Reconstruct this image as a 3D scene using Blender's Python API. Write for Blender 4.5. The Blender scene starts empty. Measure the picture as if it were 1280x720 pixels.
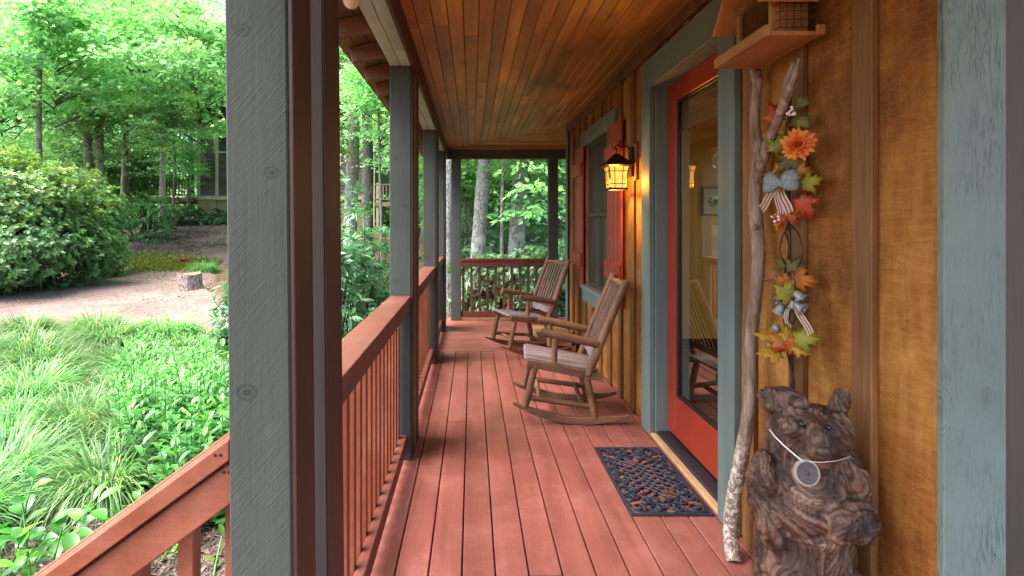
import bpy, bmesh, math, random
import numpy as np
from mathutils import Vector, Matrix, Euler
random.seed(7)
rng = np.random.default_rng(7)
S = bpy.context.scene
COL = S.collection
PI = math.pi
CAMZ = 1.513

# ------------------------------------------------------------------ mesh helpers
class MB:
    """collects faces of one mesh; every added shape gets its own random value (attribute rnd)"""
    def __init__(self):
        self.v = []; self.f = []; self.r = []; self.sm = []
    def add(self, verts, faces, rnd=None, smooth=False):
        b = len(self.v)
        r = random.random() if rnd is None else rnd
        self.v += [tuple(p) for p in verts]
        for f in faces:
            self.f.append(tuple(i + b for i in f)); self.r.append(r); self.sm.append(smooth)
        return self
    def box(self, x0, x1, y0, y1, z0, z1, rnd=None, M=None):
        vs = [(x0,y0,z0),(x1,y0,z0),(x1,y1,z0),(x0,y1,z0),(x0,y0,z1),(x1,y0,z1),(x1,y1,z1),(x0,y1,z1)]
        if M is not None: vs = [M @ Vector(p) for p in vs]
        return self.add(vs, [(0,3,2,1),(4,5,6,7),(0,1,5,4),(1,2,6,5),(2,3,7,6),(3,0,4,7)], rnd)
    def prism(self, poly, a, b, axis='y', rnd=None):
        """poly in the two other axes, extruded along axis from a to b"""
        n = len(poly)
        def P(u, v, w):
            return {'y': (u, w, v), 'x': (w, u, v), 'z': (u, v, w)}[axis]
        vs = [P(u, v, a) for u, v in poly] + [P(u, v, b) for u, v in poly]
        fs = [tuple(range(n)), tuple(range(2*n-1, n-1, -1))] + [(i, i+n, (i+1) % n + n, (i+1) % n) for i in range(n)]
        return self.add(vs, fs, rnd)
    def tube(self, pts, rad, n=8, rnd=None, jit=0.0, caps=True, smooth=True, flat=1.0):
        pts = [Vector(p) for p in pts]
        if not hasattr(rad, '__len__'): rad = [rad]*len(pts)
        vs = []; fs = []
        t0 = (pts[1]-pts[0]).normalized()
        ref = Vector((0,0,1)) if abs(t0.z) < .9 else Vector((1,0,0))
        u = t0.cross(ref).normalized()
        for i, p in enumerate(pts):
            t = (pts[min(i+1, len(pts)-1)] - pts[max(i-1, 0)]).normalized()
            u = (u - t*u.dot(t)).normalized(); w = t.cross(u)
            for k in range(n):
                a = 2*PI*k/n
                r = rad[i]*(1+jit*(random.random()-.5))
                vs.append(p + u*math.cos(a)*r + w*math.sin(a)*r*flat)
        for i in range(len(pts)-1):
            for k in range(n):
                fs.append((i*n+k, i*n+(k+1) % n, (i+1)*n+(k+1) % n, (i+1)*n+k))
        r = random.random() if rnd is None else rnd
        self.add(vs, fs, r, smooth)
        if caps:
            self.add(vs[:n], [tuple(range(n-1, -1, -1))], r)
            self.add(vs[-n:], [tuple(range(n))], r)
        return self
    def lathe(self, prof, c=(0,0,0), n=20, rnd=None, M=None, smooth=True):
        vs = []; fs = []
        for r, z in prof:
            for k in range(n):
                a = 2*PI*k/n
                p = Vector((r*math.cos(a), r*math.sin(a), z))
                if M is not None: p = M @ p
                vs.append(p + Vector(c))
        for i in range(len(prof)-1):
            for k in range(n):
                fs.append((i*n+k, i*n+(k+1) % n, (i+1)*n+(k+1) % n, (i+1)*n+k))
        return self.add(vs, fs, rnd, smooth)
    def ball(self, c, r, n=12, m=8, rnd=None, M=None):
        if not hasattr(r, '__len__'): r = (r, r, r)
        vs = [(0,0,-1)]; fs = []
        for j in range(1, m):
            ph = -PI/2+PI*j/m
            for k in range(n):
                a = 2*PI*k/n
                vs.append((math.cos(ph)*math.cos(a), math.cos(ph)*math.sin(a), math.sin(ph)))
        vs.append((0,0,1)); top = len(vs)-1
        for k in range(n):
            fs.append((0, 1+(k+1) % n, 1+k)); fs.append((top, top-n+k, top-n+(k+1) % n))
        for j in range(m-2):
            for k in range(n):
                a = 1+j*n+k; b = 1+j*n+(k+1) % n
                fs.append((a, b, b+n, a+n))
        out = []
        for p in vs:
            q = Vector((p[0]*r[0], p[1]*r[1], p[2]*r[2]))
            if M is not None: q = M @ q
            out.append(q+Vector(c))
        return self.add(out, fs, rnd, True)
    def build(self, name, mat, parent=None, bevel=0, seg=1, origin=None):
        me = bpy.data.meshes.new(name)
        me.from_pydata(self.v, [], self.f)
        me.polygons.foreach_set('use_smooth', self.sm)
        at = me.attributes.new('rnd', 'FLOAT', 'FACE'); at.data.foreach_set('value', self.r)
        me.validate(); me.update()
        o = bpy.data.objects.new(name, me); COL.objects.link(o)
        me.materials.append(mat)
        if parent is not None: o.parent = parent
        if bevel:
            m = o.modifiers.new('bevel', 'BEVEL'); m.width = bevel; m.segments = seg
            m.limit_method = 'ANGLE'; m.angle_limit = math.radians(40); m.harden_normals = False
        return o

def np_mesh(name, V, F, rnd, mat, smooth=True):
    """V (n,3), F (m,k) numpy"""
    me = bpy.data.meshes.new(name)
    m, k = F.shape
    me.vertices.add(len(V)); me.vertices.foreach_set('co', V.astype(np.float32).ravel())
    me.loops.add(m*k); me.loops.foreach_set('vertex_index', F.astype(np.int32).ravel())
    me.polygons.add(m)
    me.polygons.foreach_set('loop_start', (np.arange(m)*k).astype(np.int32))
    me.polygons.foreach_set('use_smooth', np.full(m, smooth))
    at = me.attributes.new('rnd', 'FLOAT', 'FACE'); at.data.foreach_set('value', rnd.astype(np.float32))
    me.update(calc_edges=True); me.validate()
    me.materials.append(mat)
    return me

def link(name, me, parent=None, loc=(0,0,0), rot=(0,0,0), sc=(1,1,1)):
    o = bpy.data.objects.new(name, me); COL.objects.link(o)
    o.location = loc; o.rotation_euler = rot; o.scale = sc
    if parent is not None: o.parent = parent
    return o

def tag(o, label=None, cat=None, group=None, kind=None):
    if label: o['label'] = label
    if cat: o['category'] = cat
    if group: o['group'] = group
    if kind: o['kind'] = kind
    return o

def thing(name, label, cat, loc=(0,0,0), rz=0, group=None):
    o = bpy.data.objects.new(name, None); COL.objects.link(o)
    o.location = loc; o.rotation_euler = (0,0,rz); o.empty_display_size = .2
    return tag(o, label, cat, group)

def copy_tree(o, parent=None):
    c = o.copy(); COL.objects.link(c)
    if parent is not None: c.parent = parent
    for ch in [q for q in bpy.data.objects if q.parent == o]:
        copy_tree(ch, c)
    return c

def unit(a): return a/np.maximum(np.linalg.norm(a, axis=1, keepdims=True), 1e-9)
def at_x(px, py, X):
    """point of the plane x = X measured in the photograph"""
    s = (px-590)/X
    return Vector((X, 640/s, CAMZ-(py-279)/s))
def at_y(px, py, Y):
    s = 640/Y
    return Vector(((px-590)/s, Y, CAMZ-(py-279)/s))

# ------------------------------------------------------------------ leaves
def quads(C, D, N, L, W, fold=.2):
    """one folded four-point leaf each"""
    Sd = unit(np.cross(D, N)); Nn = np.cross(Sd, D)
    L = L[:,None]; W = W[:,None]
    mid = C + D*L*.45
    V = np.stack([C, mid+Sd*W*.5+Nn*fold*W, C+D*L-Nn*.12*L, mid-Sd*W*.5+Nn*fold*W], 1).reshape(-1, 3)
    F = np.arange(len(C)*4).reshape(-1, 4)
    return V, F
def strips(C, D, N, L, W, prof, droop=.3, fold=.15):
    """leaf or blade of len(prof)-1 segments with a midrib"""
    n = len(C); k = len(prof)
    Sd = unit(np.cross(D, N)); Nn = np.cross(Sd, D)
    if not hasattr(droop, '__len__'): droop = np.full(n, droop)
    down = np.array([0, 0, -1.0])
    rows = []
    for j, w in enumerate(prof):
        t = j/(k-1)
        c = C + D*(L*(t - .35*droop*t*t))[:,None] + down*(droop*L*t*t)[:,None]
        ww = (W*w*.5)[:,None]
        rows += [c-Sd*ww+Nn*ww*fold*2, c, c+Sd*ww+Nn*ww*fold*2]
    V = np.stack(rows, 1).reshape(-1, 3)
    f = []
    for j in range(k-1):
        a = j*3
        f += [(a, a+1, a+4, a+3), (a+1, a+2, a+5, a+4)]
    f = np.array(f)
    F = (f[None]+(np.arange(n)*k*3)[:,None,None]).reshape(-1, 4)
    return V, F, len(f)
def rand_dirs(n, zs=1.0):
    d = rng.normal(size=(n, 3)); d[:,2] *= zs
    return unit(d)

# ------------------------------------------------------------------ materials
class NT:
    def __init__(self, name):
        self.m = bpy.data.materials.new(name); self.m.use_nodes = True
        self.t = self.m.node_tree; self.t.nodes.clear()
        self.out = self.n('ShaderNodeOutputMaterial')
    def n(self, kind, **kw):
        nd = self.t.nodes.new(kind)
        for k, v in kw.items():
            if k.startswith('i_'):
                key = k[2:]
                nd.inputs[int(key) if key.isdigit() else key.replace('_', ' ')].default_value = v
            else: setattr(nd, k, v)
        return nd
    def l(self, a, b): self.t.links.new(a, b)
    def math(self, op, a, b=None, c=None):
        nd = self.n('ShaderNodeMath', operation=op)
        for i, x in enumerate((a, b, c)):
            if x is None: continue
            if hasattr(x, 'links'): self.l(x, nd.inputs[i])
            else: nd.inputs[i].default_value = x
        return nd.outputs[0]
    def mix(self, f, a, b, mode='MIX'):
        nd = self.n('ShaderNodeMix', data_type='RGBA', blend_type=mode)
        for s, x in ((nd.inputs[0], f), (nd.inputs[6], a), (nd.inputs[7], b)):
            if hasattr(x, 'links'): self.l(x, s)
            elif hasattr(x, '__len__'): s.default_value = tuple(x)[:3]+(1,)
            else: s.default_value = x
        return nd.outputs[2]
    def ramp(self, f, stops):
        nd = self.n('ShaderNodeValToRGB'); cr = nd.color_ramp
        while len(cr.elements) < len(stops): cr.elements.new(.5)
        for e, (p, c) in zip(cr.elements, stops):
            e.position = p; e.color = tuple(c)[:3]+(1,)
        self.l(f, nd.inputs[0]); return nd.outputs[0]
    def mapr(self, f, a, b, c, d):
        nd = self.n('ShaderNodeMapRange'); self.l(f, nd.inputs[0])
        for i, x in enumerate((a, b, c, d)): nd.inputs[i+1].default_value = x
        return nd.outputs[0]
    def noise(self, vec, scale, detail=4, rough=.55, dist=0):
        nd = self.n('ShaderNodeTexNoise'); self.l(vec, nd.inputs['Vector'])
        nd.inputs['Scale'].default_value = scale; nd.inputs['Detail'].default_value = detail
        nd.inputs['Roughness'].default_value = rough; nd.inputs['Distortion'].default_value = dist
        return nd.outputs[0]
    def coords(self):
        return self.n('ShaderNodeTexCoord').outputs['Object']
    def rnd(self):
        return self.n('ShaderNodeAttribute', attribute_name='rnd').outputs['Fac']
    def mapping(self, vec, scale=(1,1,1), rot=(0,0,0), loc=None):
        nd = self.n('ShaderNodeMapping'); self.l(vec, nd.inputs[0])
        nd.inputs['Scale'].default_value = scale; nd.inputs['Rotation'].default_value = rot
        if loc is not None: self.l(loc, nd.inputs['Location'])
        return nd.outputs[0]
    def bsdf(self, col, rough=.6, bump=None, bs=.3, bd=.004, spec=.4, metal=0, **kw):
        p = self.n('ShaderNodeBsdfPrincipled')
        if hasattr(col, 'links'): self.l(col, p.inputs['Base Color'])
        else: p.inputs['Base Color'].default_value = tuple(col)[:3]+(1,)
        if hasattr(rough, 'links'): self.l(rough, p.inputs['Roughness'])
        else: p.inputs['Roughness'].default_value = rough
        p.inputs['Specular IOR Level'].default_value = spec; p.inputs['Metallic'].default_value = metal
        if bump is not None:
            b = self.n('ShaderNodeBump'); b.inputs['Strength'].default_value = bs; b.inputs['Distance'].default_value = bd
            self.l(bump, b.inputs['Height']); self.l(b.outputs[0], p.inputs['Normal'])
        self.l(p.outputs[0], self.out.inputs[0])
        return p

def wood(name, cols, axis=2, scale=9, stretch=.07, rough=.6, bs=.35, var=.3, blotch=.3, bscale=2.5, knots=0, fine=1.0, spec=.35, saw=0, speck=0, kpts=()):
    t = NT(name)
    c = t.coords(); r = t.rnd()
    off = t.n('ShaderNodeCombineXYZ')
    for i, k in enumerate((13.7, 7.3, 21.1)): t.l(t.math('MULTIPLY', r, k), off.inputs[i])
    sc = [1, 1, 1]; sc[axis] = stretch
    v = t.mapping(c, tuple(sc), loc=off.outputs[0])
    vv = t.mapping(c, (1, 1, 1), loc=off.outputs[0])
    g = t.noise(v, scale, 5, .6, .8)
    f = t.noise(v, scale*9*fine, 3, .7)
    b = t.noise(vv, bscale, 4, .6)
    col = t.ramp(g, [(.25, cols[0]), (.5, cols[1]), (.75, cols[2])])
    col = t.mix(t.mapr(f, .35, .7, 0, .45), col, cols[0])
    val = t.math('ADD', t.mapr(b, .3, .7, 1-blotch, 1+blotch), t.math('MULTIPLY', t.math('SUBTRACT', r, .5), var))
    if knots:
        sk = [1, 1, 1]; sk[axis] = .55
        k = t.n('ShaderNodeTexVoronoi', feature='F1'); t.l(t.mapping(c, tuple(sk), loc=off.outputs[0]), k.inputs['Vector'])
        k.inputs['Scale'].default_value = knots
        kd = k.outputs['Distance']
        val = t.math('MULTIPLY', val, t.mapr(kd, .03, .16, .45, 1))
        g = t.math('ADD', g, t.mapr(kd, .02, .2, .6, 0))
    if speck:
        s1 = t.noise(c, 240, 2, .5); s2 = t.noise(c, 2.2, 5, .7)
        col = t.mix(t.math('MULTIPLY', t.mapr(s1, .67, .73, 0, 1), t.mapr(s2, .40, .65, .10*speck, .6*speck)), col, (.62,.50,.45))
        col = t.mix(t.mapr(t.noise(c, 90, 3, .6), .66, .74, 0, .55*speck), col, [x*.35 for x in cols[0]])
        col = t.mix(t.mapr(t.noise(c, 3.1, 6, .75), .48, .74, 0, .45), col, [min(1, x*1.25+.05) for x in cols[2]])
    for (kx, kz, kr) in kpts:
        sp = t.n('ShaderNodeSeparateXYZ'); t.l(c, sp.inputs[0])
        dx = t.math('MULTIPLY', t.math('SUBTRACT', sp.outputs[0], kx), 1/kr); dz = t.math('MULTIPLY', t.math('SUBTRACT', sp.outputs[2], kz), 1/(kr*.8))
        dd = t.math('SQRT', t.math('ADD', t.math('MULTIPLY', dx, dx), t.math('MULTIPLY', dz, dz)))
        dd = t.math('ADD', dd, t.math('MULTIPLY', t.math('SUBTRACT', b, .5), .8))
        rings = t.math('MULTIPLY', t.math('ADD', t.math('SINE', t.math('MULTIPLY', dd, 9)), 1), .5)
        col = t.mix(t.math('MULTIPLY', t.mapr(dd, .7, 1.25, .75, 0), rings), col, [x*.35 for x in cols[0]])
    hs = t.n('ShaderNodeHueSaturation'); t.l(col, hs.inputs['Color']); t.l(val, hs.inputs['Value'])
    h = t.math('ADD', t.math('MULTIPLY', f, .7), t.math('MULTIPLY', g, .5))
    if saw:
        q1 = t.mapping(c, (1, 1, 1), rot=(0, saw, 0)); q2 = t.mapping(q1, (1, 1, .045))
        sn = t.noise(q2, 210, 3, .6, .1); sb = t.noise(c, 5, 4, .6)
        amp = t.mapr(sb, .35, .65, .25, 1)
        sc_ = t.math('MULTIPLY', t.math('SUBTRACT', sn, .5), amp)
        h = t.math('ADD', h, t.math('MULTIPLY', sc_, 1.1))
        t.l(t.math('MULTIPLY', val, t.math('ADD', t.math('MULTIPLY', sc_, .9), 1.0)), hs.inputs['Value'])
    t.bsdf(hs.outputs[0], rough, h, bs, .004, spec)
    return t.m

def paint(name, col, axis=2, rough=.5, bs=.2, wear=.25, var=.1, saw=0, knots=0, kpts=()):
    d = [x*(1-wear) for x in col]; u = [min(1, x*(1+wear*.6)) for x in col]
    return wood(name, (d, col, u), axis, 7, .05, rough, bs, var, .16, 1.6, knots, 1.3, .4, saw, 0, kpts)

def cracked(name, col):
    t = NT(name); c = t.coords()
    k = t.n('ShaderNodeTexVoronoi', feature='F1'); t.l(t.mapping(c, (1.6, 1.6, .75)), k.inputs['Vector']); k.inputs['Scale'].default_value = 2.9
    kd = k.outputs['Distance']
    kk = t.mapr(kd, .0, .10, 1, 0)
    w = t.n('ShaderNodeTexWave', wave_type='RINGS', rings_direction='SPHERICAL'); 
    v = t.mapping(c, (1, 1, .11)); g = t.noise(v, 58, 6, .75, 2.2)
    ring = t.math('SINE', t.math('MULTIPLY', kd, 170)); ring = t.math('MULTIPLY', t.math('MULTIPLY', ring, .5), t.mapr(kd, .02, .22, 1, 0))
    f = t.noise(t.mapping(c, (1, 1, .10)), 190, 4, .7, .8)
    e = t.math('ADD', t.math('ADD', t.math('MULTIPLY', g, .6), t.math('MULTIPLY', f, .5)), t.math('MULTIPLY', ring, .35))
    patch = t.noise(c, 4.0, 4, .6)
    crack = t.math('MULTIPLY', t.mapr(e, .55, .66, 0, 1), t.mapr(patch, .40, .60, .10, .8))
    dk = [x*.30 for x in col]
    base = t.ramp(t.noise(c, 3, 4, .6), [(.3, [x*.88 for x in col]), (.7, [x*1.12 for x in col])])
    colr = t.mix(crack, base, dk)
    colr = t.mix(t.math('MULTIPLY', kk, .75), colr, [x*.35 for x in col])
    t.bsdf(colr, .65, t.math('SUBTRACT', 1, t.math('ADD', crack, t.math('MULTIPLY', f, .5))), .5, .004, .3)
    return t.m

def flat(name, col, rough=.5, metal=0, spec=.4, var=.25, scale=20, bs=.1):
    t = NT(name); c = t.coords(); n = t.noise(c, scale, 5, .6)
    d = [x*(1-var) for x in col]; u = [min(1, x*(1+var)) for x in col]
    t.bsdf(t.ramp(n, [(.3, d), (.7, u)]), rough, n, bs, .002, spec, metal)
    return t.m

def leaf(name, stops, trans=.35, rough=.45, spec=.35, tcol=1.5, objvar=.25):
    t = NT(name); r = t.rnd()
    oi = t.n('ShaderNodeObjectInfo')
    col = t.ramp(r, stops)
    hs = t.n('ShaderNodeHueSaturation'); t.l(col, hs.inputs['Color'])
    t.l(t.mapr(oi.outputs['Random'], 0, 1, 1-objvar, 1+objvar), hs.inputs['Value'])
    t.l(t.mapr(oi.outputs['Random'], 0, 1, .485, .515), hs.inputs['Hue'])
    p = t.bsdf(hs.outputs[0], rough, spec=spec)
    tr = t.n('ShaderNodeBsdfTranslucent')
    t.l(t.mix(1, hs.outputs[0], (tcol, tcol*1.05, tcol*.8), 'MULTIPLY'), tr.inputs[0])
    mx = t.n('ShaderNodeMixShader', i_0=trans)
    t.l(p.outputs[0], mx.inputs[1]); t.l(tr.outputs[0], mx.inputs[2]); t.l(mx.outputs[0], t.out.inputs[0])
    return t.m

def bark(name, dark, light, scale=7, stretch=.25, patch=None):
    t = NT(name); c = t.coords()
    v = t.mapping(c, (1, 1, stretch))
    vo = t.n('ShaderNodeTexVoronoi', feature='DISTANCE_TO_EDGE'); t.l(v, vo.inputs['Vector']); vo.inputs['Scale'].default_value = scale*4.5
    n = t.noise(v, scale*3.5, 6, .7, .6)
    e = t.mapr(vo.outputs[0], 0, .16, .22, 1)
    f = t.math('MULTIPLY', e, n)
    col = t.ramp(f, [(.12, dark), (.45, light), (.7, [min(1, x*1.3) for x in light])])
    if patch is not None:
        col = t.mix(t.mapr(t.noise(c, 3.5, 5, .65), .5, .62, 0, .8), col, patch)
    t.bsdf(col, .85, f, .8, .03, .2)
    return t.m

M = {}
M['deck'] = wood('deck_stain', ((0.1869,0.0560,0.0413),(0.2601,0.0822,0.0618),(0.3193,0.1136,0.0901)), 1, 8, .05, .40, .3, .18, .2, 1.3, 0, 1.2, .35, 0, 1)
M['deck_x'] = wood('deck_stain_cross', ((0.1869,0.0560,0.0413),(0.2601,0.0822,0.0618),(0.3193,0.1136,0.0901)), 0, 8, .05, .40, .3, .18, .2, 1.3, 0, 1.2, .35, 0, 1)
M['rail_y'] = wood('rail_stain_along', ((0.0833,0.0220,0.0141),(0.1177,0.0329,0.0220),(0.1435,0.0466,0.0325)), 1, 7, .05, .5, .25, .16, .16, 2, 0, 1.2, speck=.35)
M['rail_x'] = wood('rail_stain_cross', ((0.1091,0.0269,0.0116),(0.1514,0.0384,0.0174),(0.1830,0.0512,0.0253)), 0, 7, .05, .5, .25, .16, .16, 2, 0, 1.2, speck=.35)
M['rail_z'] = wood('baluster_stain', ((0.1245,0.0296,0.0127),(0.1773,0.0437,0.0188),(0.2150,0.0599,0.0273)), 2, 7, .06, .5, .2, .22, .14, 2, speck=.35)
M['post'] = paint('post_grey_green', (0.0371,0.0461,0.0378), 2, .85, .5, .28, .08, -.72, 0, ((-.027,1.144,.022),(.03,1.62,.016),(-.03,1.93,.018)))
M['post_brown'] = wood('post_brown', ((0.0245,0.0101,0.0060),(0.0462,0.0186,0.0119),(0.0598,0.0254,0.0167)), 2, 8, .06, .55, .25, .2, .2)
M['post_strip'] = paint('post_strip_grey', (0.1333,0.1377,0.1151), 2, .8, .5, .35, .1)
M['beam'] = paint('beam_grey_green', (0.3235,0.3366,0.3443), 1, .7, .3, .22, .1)
M['beam_x'] = paint('beam_grey_dark', (0.0595,0.0616,0.0532), 0, .7, .3, .25, .1)
M['teal'] = paint('trim_teal', (0.1286,0.1759,0.1599), 2, .55, .3, .22, .1)
M['teal_y'] = paint('trim_teal_head', (0.1286,0.1759,0.1599), 1, .55, .3, .22, .1)
M['teal_post'] = cracked('trim_teal_rough', (0.1508,0.1964,0.1676))
M['grey_board'] = paint('grey_board', (0.0748,0.0607,0.0468), 2, .7, .35, .25, .1)
M['ceil'] = wood('ceiling_pine', ((0.1347,0.0493,0.0060),(0.3638,0.1531,0.0226),(0.5390,0.2664,0.0505)), 1, 6, .05, .42, .2, .36, .4, 1.3, 2.2, 1.0, .45)
M['ceil_x'] = wood('ceiling_pine_cross', ((0.1347,0.0493,0.0060),(0.3638,0.1531,0.0226),(0.5390,0.2664,0.0505)), 0, 6, .05, .42, .2, .36, .4, 1.6, 0, 1.0, .45)
M['rafter'] = wood('rafter_brown', ((.07,.026,.012),(.125,.048,.022),(.17,.07,.034)), 0, 7, .06, .6, .3, .3, .2)
M['eave'] = wood('eave_board', ((.07,.03,.011),(.14,.062,.024),(.19,.09,.036)), 1, 7, .06, .6, .3, .5, .25)
M['batten'] = wood('batten_wood', ((.075,.028,.009),(.165,.070,.022),(.26,.125,.045)), 2, 9, .05, .6, .4, .35, .2, 2.5, 1.5)
M['shutter'] = paint('shutter_red', (0.2635,0.0425,0.0255), 2, .5, .25, .25, .1)
M['door'] = paint('door_red', (0.2805,0.0306,0.0145), 2, .35, .12, .14, .05)
M['log'] = wood('log_wood', ((0.0782,0.0316,0.0149),(0.1837,0.0860,0.0439),(0.2815,0.1479,0.0839)), 0, 14, .09, .6, .35, .25, .25, 6, 5)
M['log_z'] = wood('log_wood_upright', ((0.0782,0.0316,0.0149),(0.1837,0.0860,0.0439),(0.2815,0.1479,0.0839)), 2, 14, .09, .6, .35, .25, .25, 6, 5)
M['slat'] = wood('brown_slat', ((0.0808,0.0420,0.0260),(0.1534,0.0880,0.0574),(0.2422,0.1530,0.1071)), 2, 14, .07, .6, .3, .3, .2, 5)
M['seat'] = wood('weathered_slat', ((0.1251,0.0830,0.0810),(0.2190,0.1660,0.1762),(0.3128,0.2609,0.2856)), 0, 12, .07, .6, .3, .3, .2, 5)
M['stand'] = wood('stand_wood', ((.22,.09,.045),(.36,.16,.085),(.44,.21,.12)), 0, 9, .07, .5, .25, .2, .2)
M['cedar'] = wood('cedar', ((.22,.088,.026),(.36,.165,.055),(.46,.24,.09)), 1, 10, .06, .5, .25, .3, .2)
M['cedar_z'] = wood('cedar_upright', ((.22,.088,.026),(.34,.155,.052),(.44,.23,.088)), 2, 10, .06, .5, .25, .3, .2)
M['bronze'] = flat('dark_bronze', (.035,.024,.018), .45, .6, .5, .3, 60)
M['black'] = flat('black_metal', (.012,.012,.013), .5, .3, .4)
M['rubber'] = flat('black_rubber', (.013,.019,.036), .48, 0, .5, .35, 45, .25)
M['sill'] = flat('dark_threshold', (.022,.024,.034), .45, .2, .5, .5, 70)
M['sillwood'] = wood('threshold_wood', ((.28,.16,.07),(.42,.26,.13),(.5,.33,.18)), 1, 10, .06)
M['bulb'] = flat('frosted_bulb', (.62,.47,.41), .25, 0, .5, .08)
M['amber_wall'] = flat('interior_amber', (.72,.41,.07), .8, 0, .2, .06, 3, 0)
M['bamboo'] = wood('bamboo_blind', ((.20,.11,.04),(.34,.21,.08),(.42,.27,.11)), 1, 20, .04)
M['art'] = flat('botanical_paper', (.55,.47,.30), .8, 0, .2, .15, 9)
M['artgreen'] = flat('botanical_green', (.10,.14,.05), .8, 0, .2, .3, 9)
M['darkwood'] = wood('dark_wood', ((.05,.022,.01),(.09,.04,.02),(.12,.06,.03)), 2, 9, .06)
M['under_shade'] = flat('floor_under', (.02,.015,.012), .9)  # near-black tone standing in for the shade below the floor

def wall_mat():
    t = NT('rough_stained_board'); c = t.coords()
    big = t.noise(c, 1.5, 5, .62)
    v = t.mapping(c, (1, 1, .16)); g = t.noise(v, 26, 4, .7, .5)
    h = t.mapping(c, (.5, .22, 1), rot=(.12, 0, 0)); hb = t.noise(h, 34, 6, .75, 1.6)
    fz = t.noise(c, 150, 3, .7)
    val = t.math('ADD', t.math('MULTIPLY', big, .62), t.math('ADD', t.math('MULTIPLY', hb, .22), t.math('MULTIPLY', g, .20)))
    col = t.ramp(val, [(.36, (.075,.024,.005)), (.47, (.22,.076,.013)), (.55, (.36,.142,.026)), (.68, (.60,.30,.070))])
    col = t.mix(t.mapr(fz, .5, .72, 0, .32), col, (.60,.29,.075), 'MIX')
    hs = t.n('ShaderNodeHueSaturation', i_Value=.82); t.l(col, hs.inputs['Color'])
    t.bsdf(hs.outputs[0], .72, t.math('ADD', fz, t.math('MULTIPLY', g, .8)), .55, .004, .25)
    return t.m
M['wall'] = wall_mat()

def glass_mat(name, ior=1.7, tint=(.86,.88,.86)):
    t = NT(name)
    tr = t.n('ShaderNodeBsdfTransparent'); tr.inputs[0].default_value = tint+(1,)
    gl = t.n('ShaderNodeBsdfGlossy', i_Roughness=.0); gl.inputs[0].default_value = (1,1,1,1)
    ge = t.n('ShaderNodeNewGeometry'); dp = t.n('ShaderNodeVectorMath', operation='DOT_PRODUCT'); t.l(ge.outputs['Incoming'], dp.inputs[0]); t.l(ge.outputs['Normal'], dp.inputs[1])
    r0 = ((ior-1)/(ior+1))**2
    fr = t.math('ADD', r0, t.math('MULTIPLY', t.math('POWER', t.math('SUBTRACT', 1, t.math('ABSOLUTE', dp.outputs['Value'])), 4.0), 1-r0))
    mx = t.n('ShaderNodeMixShader'); t.l(fr, mx.inputs[0]); t.l(tr.outputs[0], mx.inputs[1]); t.l(gl.outputs[0], mx.inputs[2])
    t.l(mx.outputs[0], t.out.inputs[0]); return t.m
M['glass'] = glass_mat('door_glass', 2.05)

def screen_mat():
    t = NT('insect_screen'); c = t.coords()
    v = t.mapping(c, (1, 1, .05)); n = t.noise(v, 7, 3, .5, .4)
    t.bsdf(t.ramp(n, [(.35, (.020,.017,.012)), (.7, (.075,.066,.050))]), .45, spec=.35)
    return t.m
M['screen'] = screen_mat()

def lamp_mat():
    t = NT('amber_lamp_glass'); c = t.coords(); n = t.noise(c, 18, 3, .6)
    g = t.n('ShaderNodeSeparateXYZ'); t.l(c, g.inputs[0])
    em = t.n('ShaderNodeEmission'); em.inputs['Strength'].default_value = LAMP_EM
    t.l(t.ramp(n, [(.3, (1,.42,.035)), (.62, (1,.64,.15))]), em.inputs[0])
    tr = t.n('ShaderNodeBsdfTransparent'); tr.inputs[0].default_value = (1,.68,.3,1)
    mx = t.n('ShaderNodeMixShader', i_0=.62); t.l(tr.outputs[0], mx.inputs[1]); t.l(em.outputs[0], mx.inputs[2])
    t.l(mx.outputs[0], t.out.inputs[0]); return t.m
LAMP_EM = .34
M['lamp'] = lamp_mat()

def ground_mat(name, stops, scale, bs=.6, bd=.03, scale2=None):
    t = NT(name); c = t.coords()
    n = t.noise(c, scale, 6, .75); b = t.noise(c, scale*.06, 4, .6)
    vo = t.n('ShaderNodeTexVoronoi'); t.l(c, vo.inputs['Vector']); vo.inputs['Scale'].default_value = scale*2
    cc = t.ramp(n, stops)
    cc = t.mix(.35, cc, t.ramp(vo.outputs['Color'], stops))
    hs = t.n('ShaderNodeHueSaturation'); t.l(cc, hs.inputs['Color']); t.l(t.mapr(b, .3, .7, .72, 1.25), hs.inputs['Value'])
    t.bsdf(hs.outputs[0], .95, t.math('ADD', n, vo.outputs['Distance']), bs, bd, .15); return t.m
M['mulch'] = ground_mat('bark_mulch', [(.3,(.04,.027,.024)),(.5,(.11,.075,.066)),(.7,(.22,.165,.15))], 22)
M['soil'] = ground_mat('forest_floor', [(.3,(.04,.025,.015)),(.5,(.11,.07,.04)),(.7,(.22,.15,.09))], 9)
M['gravel'] = ground_mat('pale_gravel', [(.3,(.075,.046,.038)),(.5,(.155,.105,.092)),(.7,(.235,.175,.158))], 14, .5, .02)
M['moss'] = ground_mat('moss', [(.3,(.06,.075,.008)),(.5,(.13,.15,.02)),(.7,(.22,.23,.04))], 10)
M['chip'] = wood('mulch_chip', ((.05,.034,.028),(.12,.085,.07),(.26,.20,.175)), 0, 30, .1, .8, .3, 1.2)

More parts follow.
